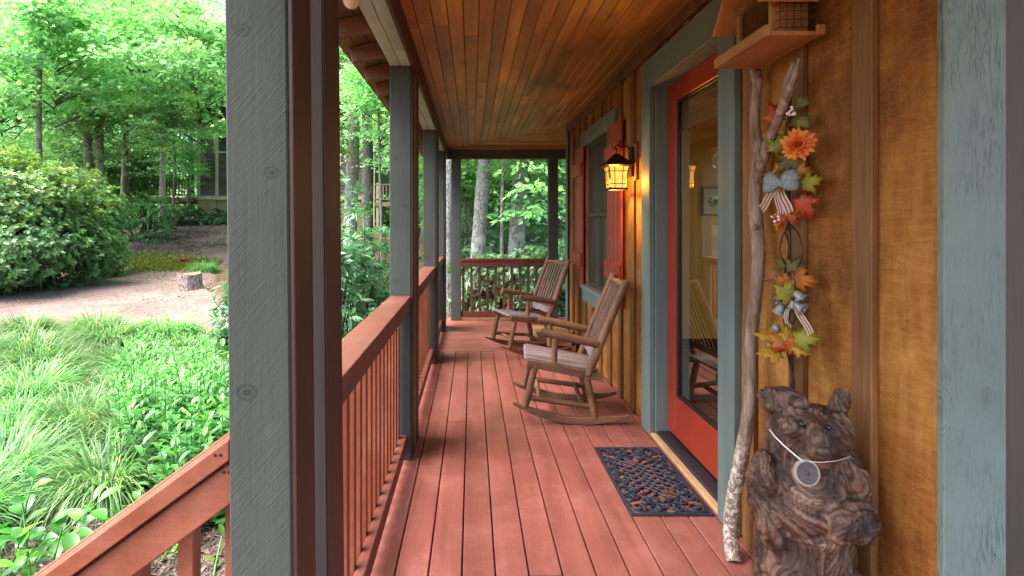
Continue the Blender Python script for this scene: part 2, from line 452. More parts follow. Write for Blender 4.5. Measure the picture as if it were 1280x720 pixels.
M['tree_leaf'] = leaf('tree_leaf', [(0,(.095,.205,.100)),(.45,(.158,.31,.142)),(.8,(.245,.40,.165)),(1,(.36,.48,.18))], .6, .45, .45, 2.0)
M['tree_leaf_dark'] = leaf('tree_leaf_dark', [(0,(.055,.155,.090)),(.5,(.09,.24,.12)),(1,(.155,.33,.14))], .48, .45, .45)
M['laurel_leaf'] = leaf('laurel_leaf', [(0,(.065,.165,.070)),(.5,(.105,.25,.085)),(.78,(.145,.30,.08)),(1,(.25,.40,.085))], .36, .35, .5)
M['rhodo_leaf'] = leaf('rhododendron_leaf', [(0,(.030,.085,.040)),(.6,(.065,.165,.068)),(1,(.15,.28,.09))], .28, .3, .55)
M['peren_leaf'] = leaf('perennial_leaf', [(0,(.036,.11,.028)),(.6,(.072,.195,.042)),(1,(.16,.31,.05))], .35, .4, .45)
M['broad_leaf'] = leaf('broad_leaf', [(0,(.03,.12,.022)),(.6,(.065,.21,.03)),(1,(.14,.30,.04))], .35, .3, .5)
M['grass_leaf'] = leaf('grass_blade', [(0,(.05,.14,.045)),(.5,(.11,.26,.075)),(.88,(.20,.36,.11)),(1,(.42,.38,.17))], .35, .45, .45)
M['bark'] = bark('grey_bark', (.07,.062,.055), (.32,.305,.28), 7, .3, (.42,.42,.39))
M['bark_dark'] = bark('dark_bark', (.045,.04,.034), (.17,.155,.135), 7, .25, (.28,.28,.24))
M['bark_pale'] = bark('pale_bark', (.12,.11,.095), (.36,.34,.30), 5, .4, (.30,.31,.25))
M['twig'] = flat('twig', (.05,.038,.03), .9)
M['stump'] = bark('stump_wood', (.05,.035,.03), (.27,.21,.18), 8, .15)
M['siding'] = wood('dark_siding', ((.045,.042,.036),(.075,.070,.060),(.10,.094,.08)), 0, 5, .06)
M['beige'] = paint('beige_trim', (.42,.37,.26), 2)
M['stucco'] = flat('tan_block', (.21,.18,.10), .9, 0, .2, .2, 2)
M['roof'] = flat('dark_shingle', (.05,.045,.04), .9, 0, .2, .3, 8)
M['deckwood'] = wood('weathered_rail', ((.16,.10,.07),(.28,.19,.14),(.36,.26,.2)), 2, 6, .06)
M['winglass'] = flat('dark_window', (.02,.025,.025), .1, 0, .6)

# ------------------------------------------------------------------ terrain
def tz(x, y):
    a = np.interp(y, [-40, 5, 9, 15.3, 18, 22.5, 60, 140], [-.72, -.72, -.30, .05, .55, 1.25, 3.2, 7])
    b = np.interp(y, [-40, 8, 12, 20, 60, 140], [-.72, -.66, -.45, .25, 3.0, 7])
    t = np.clip((np.asarray(x)+6)/4.5, 0, 1); t = t*t*(3-2*t)
    return a*(1-t)+b*t
def sheet(name, xs_fn, ys, nx, dz, mat, wob=.02, wave=0):
    V = []; F = []
    for y in ys:
        x0, x1 = xs_fn(y)
        for i in range(nx+1):
            x = x0+(x1-x0)*i/nx; yb = y
            y = yb+wave*(math.sin(x*1.3)+.5*math.sin(x*3.1+1)+.3*math.sin(x*7.7))*max(0, 1-abs(yb-ys[0])/2.5)
            V.append((x, y, float(tz(x, y))+dz+wob*(math.sin(x*1.7+y*.9)+math.sin(y*2.3-x*.6))*.5)); y = yb
    if dz > 0:   # the rim dips into the ground
        for j in range(len(ys)):
            for i in range(nx+1):
                if j in (0, len(ys)-1) or i in (0, nx):
                    q_ = V[j*(nx+1)+i]; V[j*(nx+1)+i] = (q_[0], q_[1], q_[2]-dz-.07)
    for j in range(len(ys)-1):
        for i in range(nx):
            a = j*(nx+1)+i; F.append((a, a+1, a+nx+2, a+nx+1))
    me = np_mesh(name, np.array(V), np.array(F), np.zeros(len(F)), mat)
    return link(name, me)
g = sheet('ground', lambda y: (-110, 110), list(np.arange(-30, 40, 1.0))+list(np.arange(40, 141, 5)), 150, 0, M['soil'])
tag(g, kind='structure')
g = sheet('gravel_path', lambda y: (-26, -4.1-(y-9)*.60+.25*math.sin(y*1.9)), list(np.arange(8.3, 15.7, .4)), 160, .075, M['gravel'], .02, .22)
tag(g, kind='structure')
g = sheet('mulch_ground', lambda y: (-9.5-.15*y, -.75), list(np.arange(1.0, 9.3, .4)), 40, .045, M['mulch'])
tag(g, kind='structure')
g = sheet('mulch_bank', lambda y: (-15.5, -5-(y-17)*.3), list(np.arange(15.5, 25.5, .5)), 30, .05, M['mulch'], .06)
tag(g, kind='structure')
# moss patch with its own outline and tiny tufts
def moss():
    n = 16000
    u = rng.random(n); w = rng.normal(size=n)*.33
    x = -12.3+u*4.4; yc = 16.5-.9*u**1.4; y = yc+w*(1.5-1.3*np.abs(u-.45))
    C = np.stack([x, y, tz(x, y)+.05], 1)
    D = unit(np.stack([rng.normal(size=n)*.6, rng.normal(size=n)*.6, np.ones(n)*.8], 1))
    V, F = quads(C, D, rand_dirs(n), .06+.07*rng.random(n), .03+.03*rng.random(n))
    o = link('moss', np_mesh('moss', V, F, rng.random(n), leaf('moss_tuft', [(0,(.07,.085,.01)),(.6,(.14,.155,.018)),(1,(.25,.23,.04))], .2)))
    tag(o, 'yellow green moss patch between the gravel and the dark mulch bank', 'moss', kind='stuff')
moss()
def chips(name, n, xr, yr, label, L0):
    x = xr[0]+rng.random(n)*(xr[1]-xr[0]); y = yr[0]+rng.random(n)*(yr[1]-yr[0])
    C = np.stack([x, y, tz(x, y)+.05+.02*rng.random(n)], 1)
    D = unit(np.stack([rng.normal(size=n), rng.normal(size=n), rng.normal(size=n)*.25], 1))
    V, F = quads(C, D, unit(np.stack([rng.normal(size=n)*.4, rng.normal(size=n)*.4, np.ones(n)], 1)), L0*(.4+rng.random(n)), L0*(.12+.25*rng.random(n)), .1)
    o = link(name, np_mesh(name, V, F, rng.random(n), M['chip'], False))
    tag(o, label, 'mulch', kind='stuff')
chips('mulch_chips', 14000, (-4.6, -.8), (2.2, 5.6), 'shredded dark bark mulch covering the bed below the stair rail', .07)
chips('bank_mulch_chips', 7000, (-15, -8), (17.2, 23), 'dark shredded mulch on the bank around the pale tree', .13)
def fallen():
    n = 4000
    x = -14+rng.random(n)*9.5; y = 8.4+rng.random(n)*8.8
    k = x < -4.1-(y-9)*.6; x, y = x[k], y[k]; n = len(x)
    C = np.stack([x, y, tz(x, y)+.065], 1)
    D = unit(np.stack([rng.normal(size=n), rng.normal(size=n), rng.normal(size=n)*.2], 1))
    V, F = quads(C, D, unit(np.stack([rng.normal(size=n)*.4, rng.normal(size=n)*.4, np.ones(n)], 1)), .03+.05*rng.random(n), .02+.03*rng.random(n), .2)
    t = NT('leaf_litter'); t.bsdf(t.ramp(t.rnd(), [(0,(.10,.06,.04)),(.5,(.24,.15,.11)),(1,(.45,.37,.32))]), .8)
    tag(link('leaf_litter', np_mesh('leaf_litter', V, F, rng.random(n), t.m, False)), 'brown leaf litter scattered over the pale gravel path', 'leaf litter', kind='stuff')
fallen()

# ------------------------------------------------------------------ porch deck
deck = thing('porch_deck', 'red stained plank porch floor running along the brown cabin wall', 'porch floor')
d = MB(); BW = .145; x0 = -.04-4*BW
k = 0
while x0+k*BW < 1.42:
    a = x0+k*BW; b = a+BW-.007
    cuts = [-1.6]
    cuts += {2: [3.2], 3: [.4, 3.9], 4: [2.04], 5: [.2], 6: [2.2, 5.0], 7: [1.2], 8: [3.3], 9: [.6, 4.5], 10: [2.7]}.get(k, [])
    cuts += [6.06]
    for c0, c1 in zip(cuts, cuts[1:]):
        d.box(a, b, c0+.003, c1-.003, -.036, 0)
    k += 1
d.build('floor_boards', M['deck'], deck, .003)
d = MB(); y = 6.068
while y < 8.12:
    d.box(-.62, 1.6+random.random()*.02, y, y+BW-.007, -.036, 0); d.box(1.605+.02, 4.2, y, y+BW-.007, -.036, 0); y += BW
d.build('cross_boards', M['deck_x'], deck, .003)
d = MB(); y = -.3
while y < 6.0:
    for kk in range(13):
        a = x0+kk*BW
        for dx in (.028, BW-.035):
            d.lathe([(0,.0006),(.0032,.0006),(.0034,.0001)], (a+dx+random.uniform(-.006,.006), y+random.uniform(-.008,.008), 0), 6, smooth=False)
    y += .61
tag(d.build('nail_heads', M['bronze'], deck), kind='stuff')
d = MB(); d.box(-.64, -.605, -1.6, 8.25, -.28, -.037); d.box(-.60, 4.2, 8.20, 8.24, -.28, -.037); d.build('fascia', M['rail_y'], deck, .003)
d = MB(); d.box(-.60, 4.2, -1.6, 8.19, -.16, -.05); d.build('under_shade_slab', M['under_shade'], deck)  # one solid slab under the boards, its colour stands for shade below

# ------------------------------------------------------------------ cabin
cabin = thing('cabin', 'brown board and batten cabin with teal trim along the right of the porch', 'cabin', (1.30, 0, 0))
WX = 1.30; DY0, DY1, DZ = 2.633, 3.645, 2.48; WY0, WY1, WZ0, WZ1 = 4.81, 5.80, .82, 2.385
EY = 6.88
def wx(*a): # box in world, stored relative to the cabin empty
    return a
w = MB()
def wb(m, x0, x1, y0, y1, z0, z1, **k): return m.box(x0-WX, x1-WX, y0, y1, z0, z1, **k)
for (y0, y1, z0, z1) in ((1.43, DY0-.02, .012, 2.83), (DY0-.02, DY1+.02, DZ+.02, 2.83), (DY1+.02, WY0, .012, 2.83), (WY0, WY1, .012, WZ0), (WY0, WY1, WZ1, 2.83), (WY1, EY, .012, 2.83)):
    wb(w, 1.30, 1.42, y0, y1, z0, z1)
wb(w, 1.421, 5.5, EY-.12, EY, .012, 2.83)
w.build('wall', M['wall'], cabin)
b = MB(); y = 1.635-.345
while y < EY-.05:
    a0, a1 = y, y+.088
    segs = [(.012, 2.72)]
    if DY0-.2 < a1 and a0 < DY1+.19: segs = [(2.70, 2.72)]
    if WY0-.05 < a1 and a0 < WY1+.05: segs = [(.012, .63), (2.56, 2.72)]
    if a0 < 1.44: segs = []
    for s0, s1 in segs:
        if s1-s0 > .05 or s0 > 2.6: q = MB(); wb(q, 1.276, 1.2995, a0, a1, s0, s1); q.build('batten', M['batten'], cabin, .003)
    y += .345
b = MB(); wb(b, 1.262, 1.2995, 1.43, EY-.0, 2.722, 2.835); b.build('frieze', M['batten'], cabin, .003)
b = MB(); wb(b, 1.262, 1.425, EY+.001, EY+.03, .0, 2.80); wb(b, 1.262, 1.2985, EY-.07, EY, .0, 2.72); b.build('corner_board', M['teal'], cabin, .003)
# room behind the glass
b = MB()
wb(b, 1.425, 5.5, EY-.16, EY-.125, 0, 2.75); wb(b, 1.425, 5.5, 1.472, 1.52, 0, 2.75); wb(b, 5.5, 5.55, 1.52, EY-.16, 0, .15); wb(b, 5.5, 5.55, 1.52, 1.9, .15, 2.75); wb(b, 5.5, 5.55, 6.3, EY-.16, .15, 2.75)  # unseen outer side left open so sky light fills the room
b.build('interior_wall', M['amber_wall'], cabin)
b = MB(); wb(b, 1.42, 5.5, 1.53, EY-.17, 2.72, 2.76); b.build('interior_ceiling', M['ceil'], cabin)
b = MB(); wb(b, 1.42, 5.5, 1.53, EY-.17, -.04, .0); b.build('interior_floor', M['darkwood'], cabin)

# door
dr = MB()
X0, X1 = 1.385, 1.43
wb(dr, X0, X1, DY1-.165, DY1-.018, .06, DZ); wb(dr, X0, X1, DY0+.018, DY0+.165, .06, DZ)
wb(dr, X0, X1, DY0+.165, DY1-.165, .06, .335); wb(dr, X0, X1, DY0+.165, DY1-.165, 2.345, DZ)
door = dr.build('door', M['door'], cabin, .003)
dg = MB(); wb(dg, 1.405, 1.4065, DY0+.165, DY1-.165, .335, 2.345); dg.build('glass', M['glass'], door)
gb = MB()
for (y0, y1, z0, z1) in ((DY1-.185, DY1-.1655, .335, 2.345), (DY0+.1655, DY0+.185, .335, 2.345), (DY0+.185, DY1-.185, .335, .353), (DY0+.185, DY1-.185, 2.327, 2.3445)):
    wb(gb, 1.388, 1.404, y0, y1, z0, z1)
gb.build('glazing_bead', M['bronze'], door, .003)
bl = MB()
for i in range(16): wb(bl, 1.45, 1.456, DY0+.13, DY1-.13, 2.17+i*.0135, 2.17+i*.0135+.012)
wb(bl, 1.446, 1.462, DY0+.13, DY1-.13, 2.15, 2.168); bl.build('roll_blind', M['bamboo'], door)
hd = MB(); hd.lathe([(.028,0),(.028,.008),(.012,.012),(.012,.035),(.026,.042),(.03,.056),(.02,.07),(0,.073)], (1.385-WX, DY0+.09, 1.02), 14, M=Matrix.Rotation(-PI/2, 4, 'Y'))
hd.build('handle', M['bronze'], door)
# jamb, casing, threshold
j = MB()
wb(j, 1.302, 1.44, DY1-.017, DY1+.019, .03, DZ+.019); wb(j, 1.302, 1.44, DY0-.019, DY0+.017, .03, DZ+.019); wb(j, 1.302, 1.44, DY0+.017, DY1-.017, DZ+.002, DZ+.019)
j.build('door_jamb', M['teal'], cabin, .002)
cs = MB()
wb(cs, 1.262, 1.2995, DY1+.001, DY1+.172, 0.002, DZ+.0); wb(cs, 1.262, 1.2995, DY0-.165, DY0-.001, .002, DZ)
cs.build('door_casing', M['teal'], cabin, .003)
cs = MB(); wb(cs, 1.258, 1.2995, DY0-.168, DY1+.175, DZ+.001, DZ+.20); cs.build('door_head', M['teal_y'], cabin, .003)
th = MB(); wb(th, 1.312, 1.40, DY0+.002, DY1-.002, .004, .042); th.build('threshold', M['sill'], cabin, .004)
th = MB(); wb(th, 1.27, 1.311, DY0+.002, DY1-.002, .002, .024); th.build('sill_board', M['sillwood'], cabin, .003)
# window
wn = MB()
for (y0, y1, z0, z1) in ((WY0, WY0+.05, WZ0, WZ1), (WY1-.05, WY1, WZ0, WZ1), (WY0+.05, WY1-.05, WZ0, WZ0+.05), (WY0+.05, WY1-.05, WZ1-.05, WZ1), (WY0+.05, WY1-.05, 1.58, 1.63)):
    wb(wn, 1.315, 1.36, y0, y1, z0, z1)
win = wn.build('window', flat('window_frame_dark', (.05,.045,.035), .5), cabin, .003)
p = MB(); wb(p, 1.335, 1.338, WY0+.05, WY1-.05, WZ0+.05, WZ1-.05); p.build('screen', M['screen'], win)
p = MB(); wb(p, 1.262, 1.2995, WY0-.27, WY1+.18, WZ1+.002, WZ1+.16); p.build('window_head', M['teal_y'], win, .003)
p = MB(); wb(p, 1.24, 1.31, WY0-.05, WY1+.10, WZ0-.04, WZ0-.002); wb(p, 1.262, 1.2995, WY0-.02, WY1+.08, WZ0-.18, WZ0-.041); p.build('sill', M['teal_y'], win, .003)
for (y0, y1) in ((WY0-.50, WY0-.06), (WY1+.03, WY1+.44)):
    s = MB(); n = 3
    for i in range(n):
        wb(s, 1.252, 1.274, y0+i*(y1-y0)/n+.002, y0+(i+1)*(y1-y0)/n-.002, .80 if y1 < 5 else .78, 2.40)
    sh = s.build('shutter', M['shutter'], cabin, .003)
    for z in (1.02, 2.06): s = MB(); wb(s, 1.226, 1.2515, y0-.004, y1+.004, z, z+.15); s.build('cleat', M['shutter'], sh, .003)

il = thing('added_pendant_lamp', 'small warm pendant lamp added to light the room behind the red glass door', 'lamp', (2.9, 4.6, 2.0))  # added to light the amber room; no lamp is in view
q = MB(); q.lathe([(.03,.22),(.16,.0),(.155,.0),(.028,.21)], n=20); q.build('lamp_shade', M['bamboo'], il)
q = MB(); q.tube([(0,0,.21),(0,0,.715)], .006, 6); q.build('cord', M['bronze'], il)
q = MB(); q.ball((0,0,.06), .04); q.build('bulb', M['lamp'], il)
ld = bpy.data.lights.new('added_pendant_light', 'POINT'); ld.energy = 2.6; ld.color = (1, .72, .38); ld.shadow_soft_size = .05
lo = bpy.data.objects.new('added_pendant_light', ld); COL.objects.link(lo); lo.parent = il; lo.location = (0, 0, -.03)

pf = thing('picture_frame', 'framed botanical print on the amber wall behind the door glass', 'picture', (3.16, EY-.161, 1.80))
q = MB(); W_, H_ = .15, .19
q.box(-W_, W_, -.02, 0, H_-.025, H_); q.box(-W_, W_, -.02, 0, -H_, -H_+.025); q.box(-W_, -W_+.025, -.02, 0, -H_+.025, H_-.025); q.box(W_-.025, W_, -.02, 0, -H_+.025, H_-.025)
q.build('frame', M['darkwood'], pf)
q = MB(); q.box(-W_+.025, W_-.025, -.01, -.002, -H_+.025, H_-.025); q.build('print', M['art'], pf)
q = MB()
for a in range(7): q.ball((.05*math.cos(a*1.1)*.8, -.012, .05*math.sin(a*1.1)), (.028,.003,.02), 8, 5)
q.tube([(0,-.012,-.12),(0.01,-.012,-.05),(0,-.012,0)], .004, 5); q.build('plant_motif', M['artgreen'], pf)

# near corner of the cabin, facing the camera
b = MB(); wb(b, 1.296, 1.468, 1.405, 1.4295, .002, 2.80); b.build('near_corner_board', M['teal_post'], cabin, .003)
b = MB(); wb(b, 1.4685, 3.6, 1.418, 1.47, .002, 2.80); b.build('end_wall', M['grey_board'], cabin)

# ------------------------------------------------------------------ ceiling and roof
roof = thing('porch_roof', 'sloped porch roof with orange brown plank ceiling and grey beams', 'porch roof', (0, 0, 2.5))
def zc(x): return 2.81-.095*(1.3-x)-2.5
def ze(y): return 2.81-.151*(y-EY)-2.5
def ymit(x): return EY+(1.3-x)/1.68*1.06
c = MB(); x = -.40; CW = .088
while x < 1.29:
    a, b_ = x+.0016, min(x+CW-.0016, 1.3)
    y = -1.2+random.random()*1.2; st = -1.2
    joints = sorted([random.uniform(1.0, 6.5) for _ in range(random.choice((1, 1, 2)))])
    ends = [-1.2]+joints+[None]
    for e0, e1 in zip(ends, ends[1:]):
        A1 = ymit(a) if e1 is None else e1-.001; B1 = ymit(b_) if e1 is None else e1-.001
        vs = [(a, e0, zc(a)), (b_, e0, zc(b_)), (b_, B1, zc(b_)), (a, A1, zc(a))]
        vs += [(q0, q1, q2+.018) for q0, q1, q2 in vs]
        c.add(vs, [(0,3,2,1),(4,5,6,7),(0,1,5,4),(1,2,6,5),(2,3,7,6),(3,0,4,7)])
    x += CW
c.build('ceiling', M['ceil'], roof, .004)
c = MB(); y = EY+.003
while y < 7.95:
    a, b_ = y+.0016, min(y+CW-.0016, 7.96)
    xm = lambda yy: 1.3-(yy-EY)/1.06*1.68
    vs = [(xm(a)+.002, a, ze(a)), (4.2, a, ze(a)), (4.2, b_, ze(b_)), (xm(b_)+.002, b_, ze(b_))]
    vs += [(q0, q1, q2+.018) for q0, q1, q2 in vs]
    c.add(vs, [(0,1,2,3),(4,7,6,5),(0,4,5,1),(1,5,6,2),(2,6,7,3),(3,7,4,0)])
    y += CW
c.build('ceiling_end', M['ceil_x'], roof, .004)
c = MB()
for a in ((-.525, -.4575), (-.4555, -.388)): 
    c.box(a[0], a[1], .3, 2.98, .018, .165); c.box(a[0], a[1], 2.983, 8.08, .018, .165)
c.build('beam', M['beam'], roof, .004)
c = MB(); c.box(-.387, -.366, -.5, 7.92, .004, .155); c.build('trim', M['post_brown'], roof, .003)
c = MB(); c.box(-.386, 4.2, 7.94, 8.08, .018, .155); c.build('end_beam', M['beam_x'], roof, .004)
for i in range(-4, 15):
    y = 3.06+.4*i
    r = MB(); r.prism([(-.526, .016), (-.526, .112), (-.734, .062), (-.714, -.026)], y, y+.04, 'y')
    r.build('rafter_tail', M['rafter'], roof, .003)
c = MB(); n = 3
for i in range(n):
    xa = -.78+i*(.255/n); xb = xa+.255/n-.004
    za = .113+(xa+.526)*.24+.002; zb = .113+(xb+.526)*.24+.002
    c.prism([(xa, za), (xb, zb), (xb, zb+.02), (xa, za+.02)], -1.2, 8.5, 'y')
c.build('eave_boards', M['eave'], roof)
c = MB(); c.prism([(-.80, .11), (-.80, .14), (3.6, 1.20), (3.6, 1.10), (1.2, .53), (-.50, .185)], -1.2, 8.5, 'y'); c.build('roof_deck', M['roof'], roof)  # unseen slab over the ceiling, added so no light leaks through
# bulb
fl = thing('flood_light', 'small pale round flood bulb under the eave above the near left post', 'light', (-.535, 2.27, 2.52))
q = MB(); q.lathe([(0,-.055),(.022,-.05),(.036,-.03),(.038,-.01),(.03,.015),(.02,.03)], n=18); q.build('bulb', M['bulb'], fl)
q = MB(); q.lathe([(.021,.028),(.023,.03),(.023,.065),(0,.066)], n=14); q.tube([(0,0,.06),(-.06,0,.03),(-.14,.0,.035)], .005, 6); q.build('bulb_holder', M['cedar'], fl)

# ------------------------------------------------------------------ posts
def porch_post(y0, label, lean=0, dep=.40, z0=.002):
    t = thing('porch_post', label, 'post', (-.4565, y0, z0), 0, 'grey green posts along the open side of the porch')
    h = 2.515
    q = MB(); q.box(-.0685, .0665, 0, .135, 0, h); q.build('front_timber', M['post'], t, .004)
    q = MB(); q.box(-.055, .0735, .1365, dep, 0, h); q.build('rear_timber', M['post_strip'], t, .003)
    for a, b_ in ((.003, .130), (.235, dep-.002)):
        q = MB(); q.box(.0672 if a < .1 else .0738, .078, a, b_, 0, h); q.build('trim_board', M['post_brown'], t, .002)
    t.rotation_euler = (0, lean, 0)
    return t
p1 = porch_post(1.11, 'largest grey green porch post nearest the camera where the stair rail joins', -.0096)
p1.location.x += .007
p2 = porch_post(3.265, 'second grey green post, at the far end of the nearest red railing', dep=.385)
p3 = porch_post(5.50, 'third grey green post, between the two farther red side railings', dep=.36)
p4 = porch_post(7.12, 'farthest side post, just before the left end of the far railing', dep=.40)
def end_post(x, label, rx):
    t = thing('end_post', label, 'post', (x, 7.94, .002), 0, 'dark posts at the far end of the porch')
    q = MB(); q.box(0, .137, 0, .137, 0, 2.515); q.build('timber', M['beam_x'], t, .004)
    q = MB(); q.box(-.012 if rx < 0 else .1375, -.0005 if rx < 0 else .149, .02, .117, 0, 2.515); q.build('trim_board', M['post_brown'], t, .002)
end_post(-.31, 'dark end post at the left of the far railing', -1)
end_post(1.19, 'dark end post at the right of the far railing behind the rocking chair', 1)

# ------------------------------------------------------------------ railings
def side_rail(y0, y1, label):
    t = thing('porch_railing', label, 'railing', (-.455, y0, 0), 0, 'red railings along the open side of the porch')
    L = y1-y0
    q = MB(); q.box(-.066, .066, .002, L-.002, 1.012, 1.05); q.build('cap_rail', M['rail_y'], t, .004, 2)
    q = MB(); q.box(.022, .060, .002, L-.002, .955, 1.011); q.build('top_rail', M['rail_y'], t, .003)
    q = MB(); q.box(.0, .042, .002, L-.002, .075, .165); q.build('bottom_rail', M['rail_y'], t, .003)
    n = int(round(L/.112)); 
    for i in range(n):
        y = (i+.5)*L/n
        q = MB(); q.box(-.038, -.001, y-.018, y+.018, .06, 1.011, rnd=random.random()); q.build('baluster', M['rail_z'], t, .002)
side_rail(1.51, 3.265, 'red stained railing nearest the camera, between the two largest posts')
side_rail(3.65, 5.50, 'red stained railing in the middle of the porch side')
side_rail(5.86, 7.12, 'red stained railing farthest along the porch side')
t = thing('end_railing', 'brown red railing across the far end of the porch before the trees', 'railing', (-.174, 8.0, 0))
L = 1.364
q = MB(); q.box(.002, L-.002, -.075, .06, .925, .962); q.build('cap_rail', M['rail_x'], t, .004)
q = MB(); q.box(.002, L-.002, -.065, -.027, .835, .924); q.build('top_rail', M['rail_x'], t, .003)
q = MB(); q.box(.002, L-.002, -.03, .01, .045, .14); q.build('bottom_rail', M['rail_x'], t, .003)
q = MB(); q.box(.002, L-.002, -.045, .04, .004, .02); q.build('base_strip', M['sillwood'], t)
for i in range(11):
    x = .04+i*.1265
    q = MB(); q.box(x-.018, x+.018, -.026, .01, .141, .925) if False else q.box(x-.018, x+.018, -.026, .008, .1405, .9245); q.build('baluster', M['rail_z'], t, .002)
# stair rail going down to the left from the first post
t = thing('stair_railing', 'sloping red stair handrail descending left from the nearest grey post', 'railing', (-.527, 1.11, 1.045))
sl = math.atan(.735); Ms = Matrix.Rotation(-sl, 4, 'Y')
Lr = 1.7
def srail(u0, u1, v0, v1, y0, y1, rnd=None):
    # u along the slope downwards to the left (from a plumb cut at the post), v normal to it
    c_, s_ = math.cos(sl), math.sin(sl)
    pts = []
    for (uu, vv) in ((u0, v0), (u1, v0), (u1, v1), (u0, v1)):
        if uu == 0:   # plumb cut
            x, z = 0, vv/c_
        else:
            x, z = -uu*c_-vv*s_, -uu*s_+vv*c_
        pts.append((x, z))
    return pts, y0, y1
q = MB(); q.prism(*srail(0, Lr, -.038, 0, .0, .034)); q.build('front_rail', M['rail_x'], t, .003, 2)
q = MB(); q.prism(*srail(0, Lr, -.036, .002, .0385, .1055)); q.build('cap_rail', M['rail_x'], t, .003, 2)
q = MB(); q.prism(*srail(0, Lr, -.118, -.044, .012, .060)); q.prism(*srail(0, Lr, -.0435, -.037, .0385, .0600))
q.build('lower_rail', M['rail_x'], t, .003)
q = MB(); q.prism(*srail(0, Lr, -.031, .006, .106, .142)); 
q.build('back_rail', M['rail_x'], t, .003, 2)
q = MB()
for ux, vz in ((.035,-.017),(.05,-.06),(.05,-.095)): 
    for o_ in (0, .012): q.lathe([(0,.0008),(.0036,.0006),(.004,0)], (-ux*math.cos(sl)-vz*math.sin(sl)-o_, -.0006 if vz > -.03 else .0114, -ux*math.sin(sl)+vz*math.cos(sl)), 8, M=Matrix.Rotation(PI/2, 4, 'X'), smooth=False)
q.build('screw_heads', M['bronze'], t)
for i in range(10):
    x = -.012-.117*i
    if i == 0: x0_, x1_ = -.038, -.002
    else: x0_, x1_ = x-.018, x+.018
    q = MB(); zt = x1_*.735-.095
    q.prism([(x0_, -1.1+x0_*.735), (x1_, -1.1+x1_*.735), (x1_, zt), (x0_, x0_*.735-.095)], .0605, .0965, 'y'); q.build('baluster', M['rail_z'], t, .002)
q = MB(); q.box(-1.40, -1.31, .02, .11, -1.77, -1.0); q.build('newel_post', M['rail_z'], t, .003)

# ------------------------------------------------------------------ rocking chair
def rocker_chair(label, loc, rz):
    t = thing('rocking_chair', label, 'rocking chair', loc, rz, 'log rocking chairs on the porch')
    for s in (-1, 1):
        y = .25*s
        q = MB(); pts = []; rad = []
        top = []; bot = []
        N = 14
        for i in range(N+1):
            u = i/N; x = -.47+u*.87
            z = .55*(x-.03)**2+.0015
            th = .055*min(1, .25+3.2*min(u, 1-u))
            bot.append((x, z)); top.append((x, z+th))
        q.prism(bot+top[::-1], y-.017, y+.017, 'y'); q.build('rocker', M['log'], t, .004)
        q = MB(); q.tube([(-.375, y, .125), (-.34, y, .28), (-.30, y*.98, .44)], [.025, .027, .025], 10, jit=.06); q.build('front_leg', M['log_z'], t)
        q = MB(); q.tube([(.145, y, .045), (.115, y, .2), (.08, y*.98, .37)], [.025, .028, .026], 10, jit=.06); q.build('rear_leg', M['log_z'], t)
        q = MB(); q.tube([(.09, y*1.0, .375), (.125, y, .46), (.25, y, .78), (.375, y, 1.085)], [.029, .032, .032, .029], 12, jit=.05); q.build('back_post', M['log_z'], t)
        q = MB(); q.tube([(-.255, y*1.06, .692), (-.10, y*1.06, .665), (.16, y*1.06, .61)], [.029, .033, .030], 12, jit=.05); q.build('armrest', M['log'], t)
        q = MB(); q.tube([(-.16, y*1.05, .47), (-.155, y*1.05, .655)], .023, 10, jit=.05); q.build('arm_post', M['log_z'], t)
        q = MB(); q.tube([(-.35, y*.97, .19), (.13, y*.97, .135)], [.02, .021], 10, jit=.05); q.build('side_stretcher', M['log'], t)
        q = MB(); q.prism([(-.365, .43), (-.365, .485), (.20, .385), (.20, .325)], y-.018, y+.018, 'y'); q.build('side_rail', M['log'], t, .004)
    for x, z in ((-.27, .175), (.05, .15)):
        q = MB(); q.tube([(x, -.24, z), (x, .24, z)], .018, 8, jit=.05); q.build('cross_stretcher', M['log_z'], t)
    q = MB(); n = 6
    for i in range(n):
        y0 = -.225+i*.45/n+.002; y1 = y0+.45/n-.006
        q.prism([(-.375, .462), (-.385, .475), (-.37, .490), (.17, .405), (.17, .385)], y0, y1, 'y')
    q.build('seat', M['seat'], t, .003)
    q = MB(); q.tube([(-.345, -.23, .455), (-.345, .23, .455)], .02, 8); q.build('front_rail', M['log_z'], t)
    # back: two rails and seven slats
    def bp(z): return .125+(z-.46)*.4
    q = MB(); q.tube([(bp(1.035), -.24, 1.035), (bp(1.045)+.006, 0, 1.045), (bp(1.035), .24, 1.035)], [.024,.027,.024], 10, jit=.05); q.build('top_rail', M['log'], t)
    q = MB(); Mr = Matrix.Translation((bp(.51), 0, .51)) @ Matrix.Rotation(.38, 4, 'Y'); q.box(-.012, .012, -.235, .235, -.035, .035, M=Mr); q.build('lower_rail', M['seat'], t, .003)
    for i in range(7):
        y = -.186+i*.062
        q = MB(); q.add([( bp(z)+dx, y+dy, z) for z in (.53, 1.03) for dx, dy in ((-.007,-.018),(.007,-.018),(.007,.018),(-.007,.018))],
              [(0,3,2,1),(4,5,6,7),(0,1,5,4),(1,2,6,5),(2,3,7,6),(3,0,4,7)]); q.build('back_slat', M['slat'], t, .003)
    return t
ch = rocker_chair('nearer log rocking chair, standing in front of the lit wall lantern', (.80, 4.10, 0), math.radians(-4.8))
c2 = copy_tree(ch); c2.location = (.69, 6.06, 0); c2.rotation_euler.z = math.radians(19)
c2['label'] = 'farther log rocking chair, angled in front of the end railing'
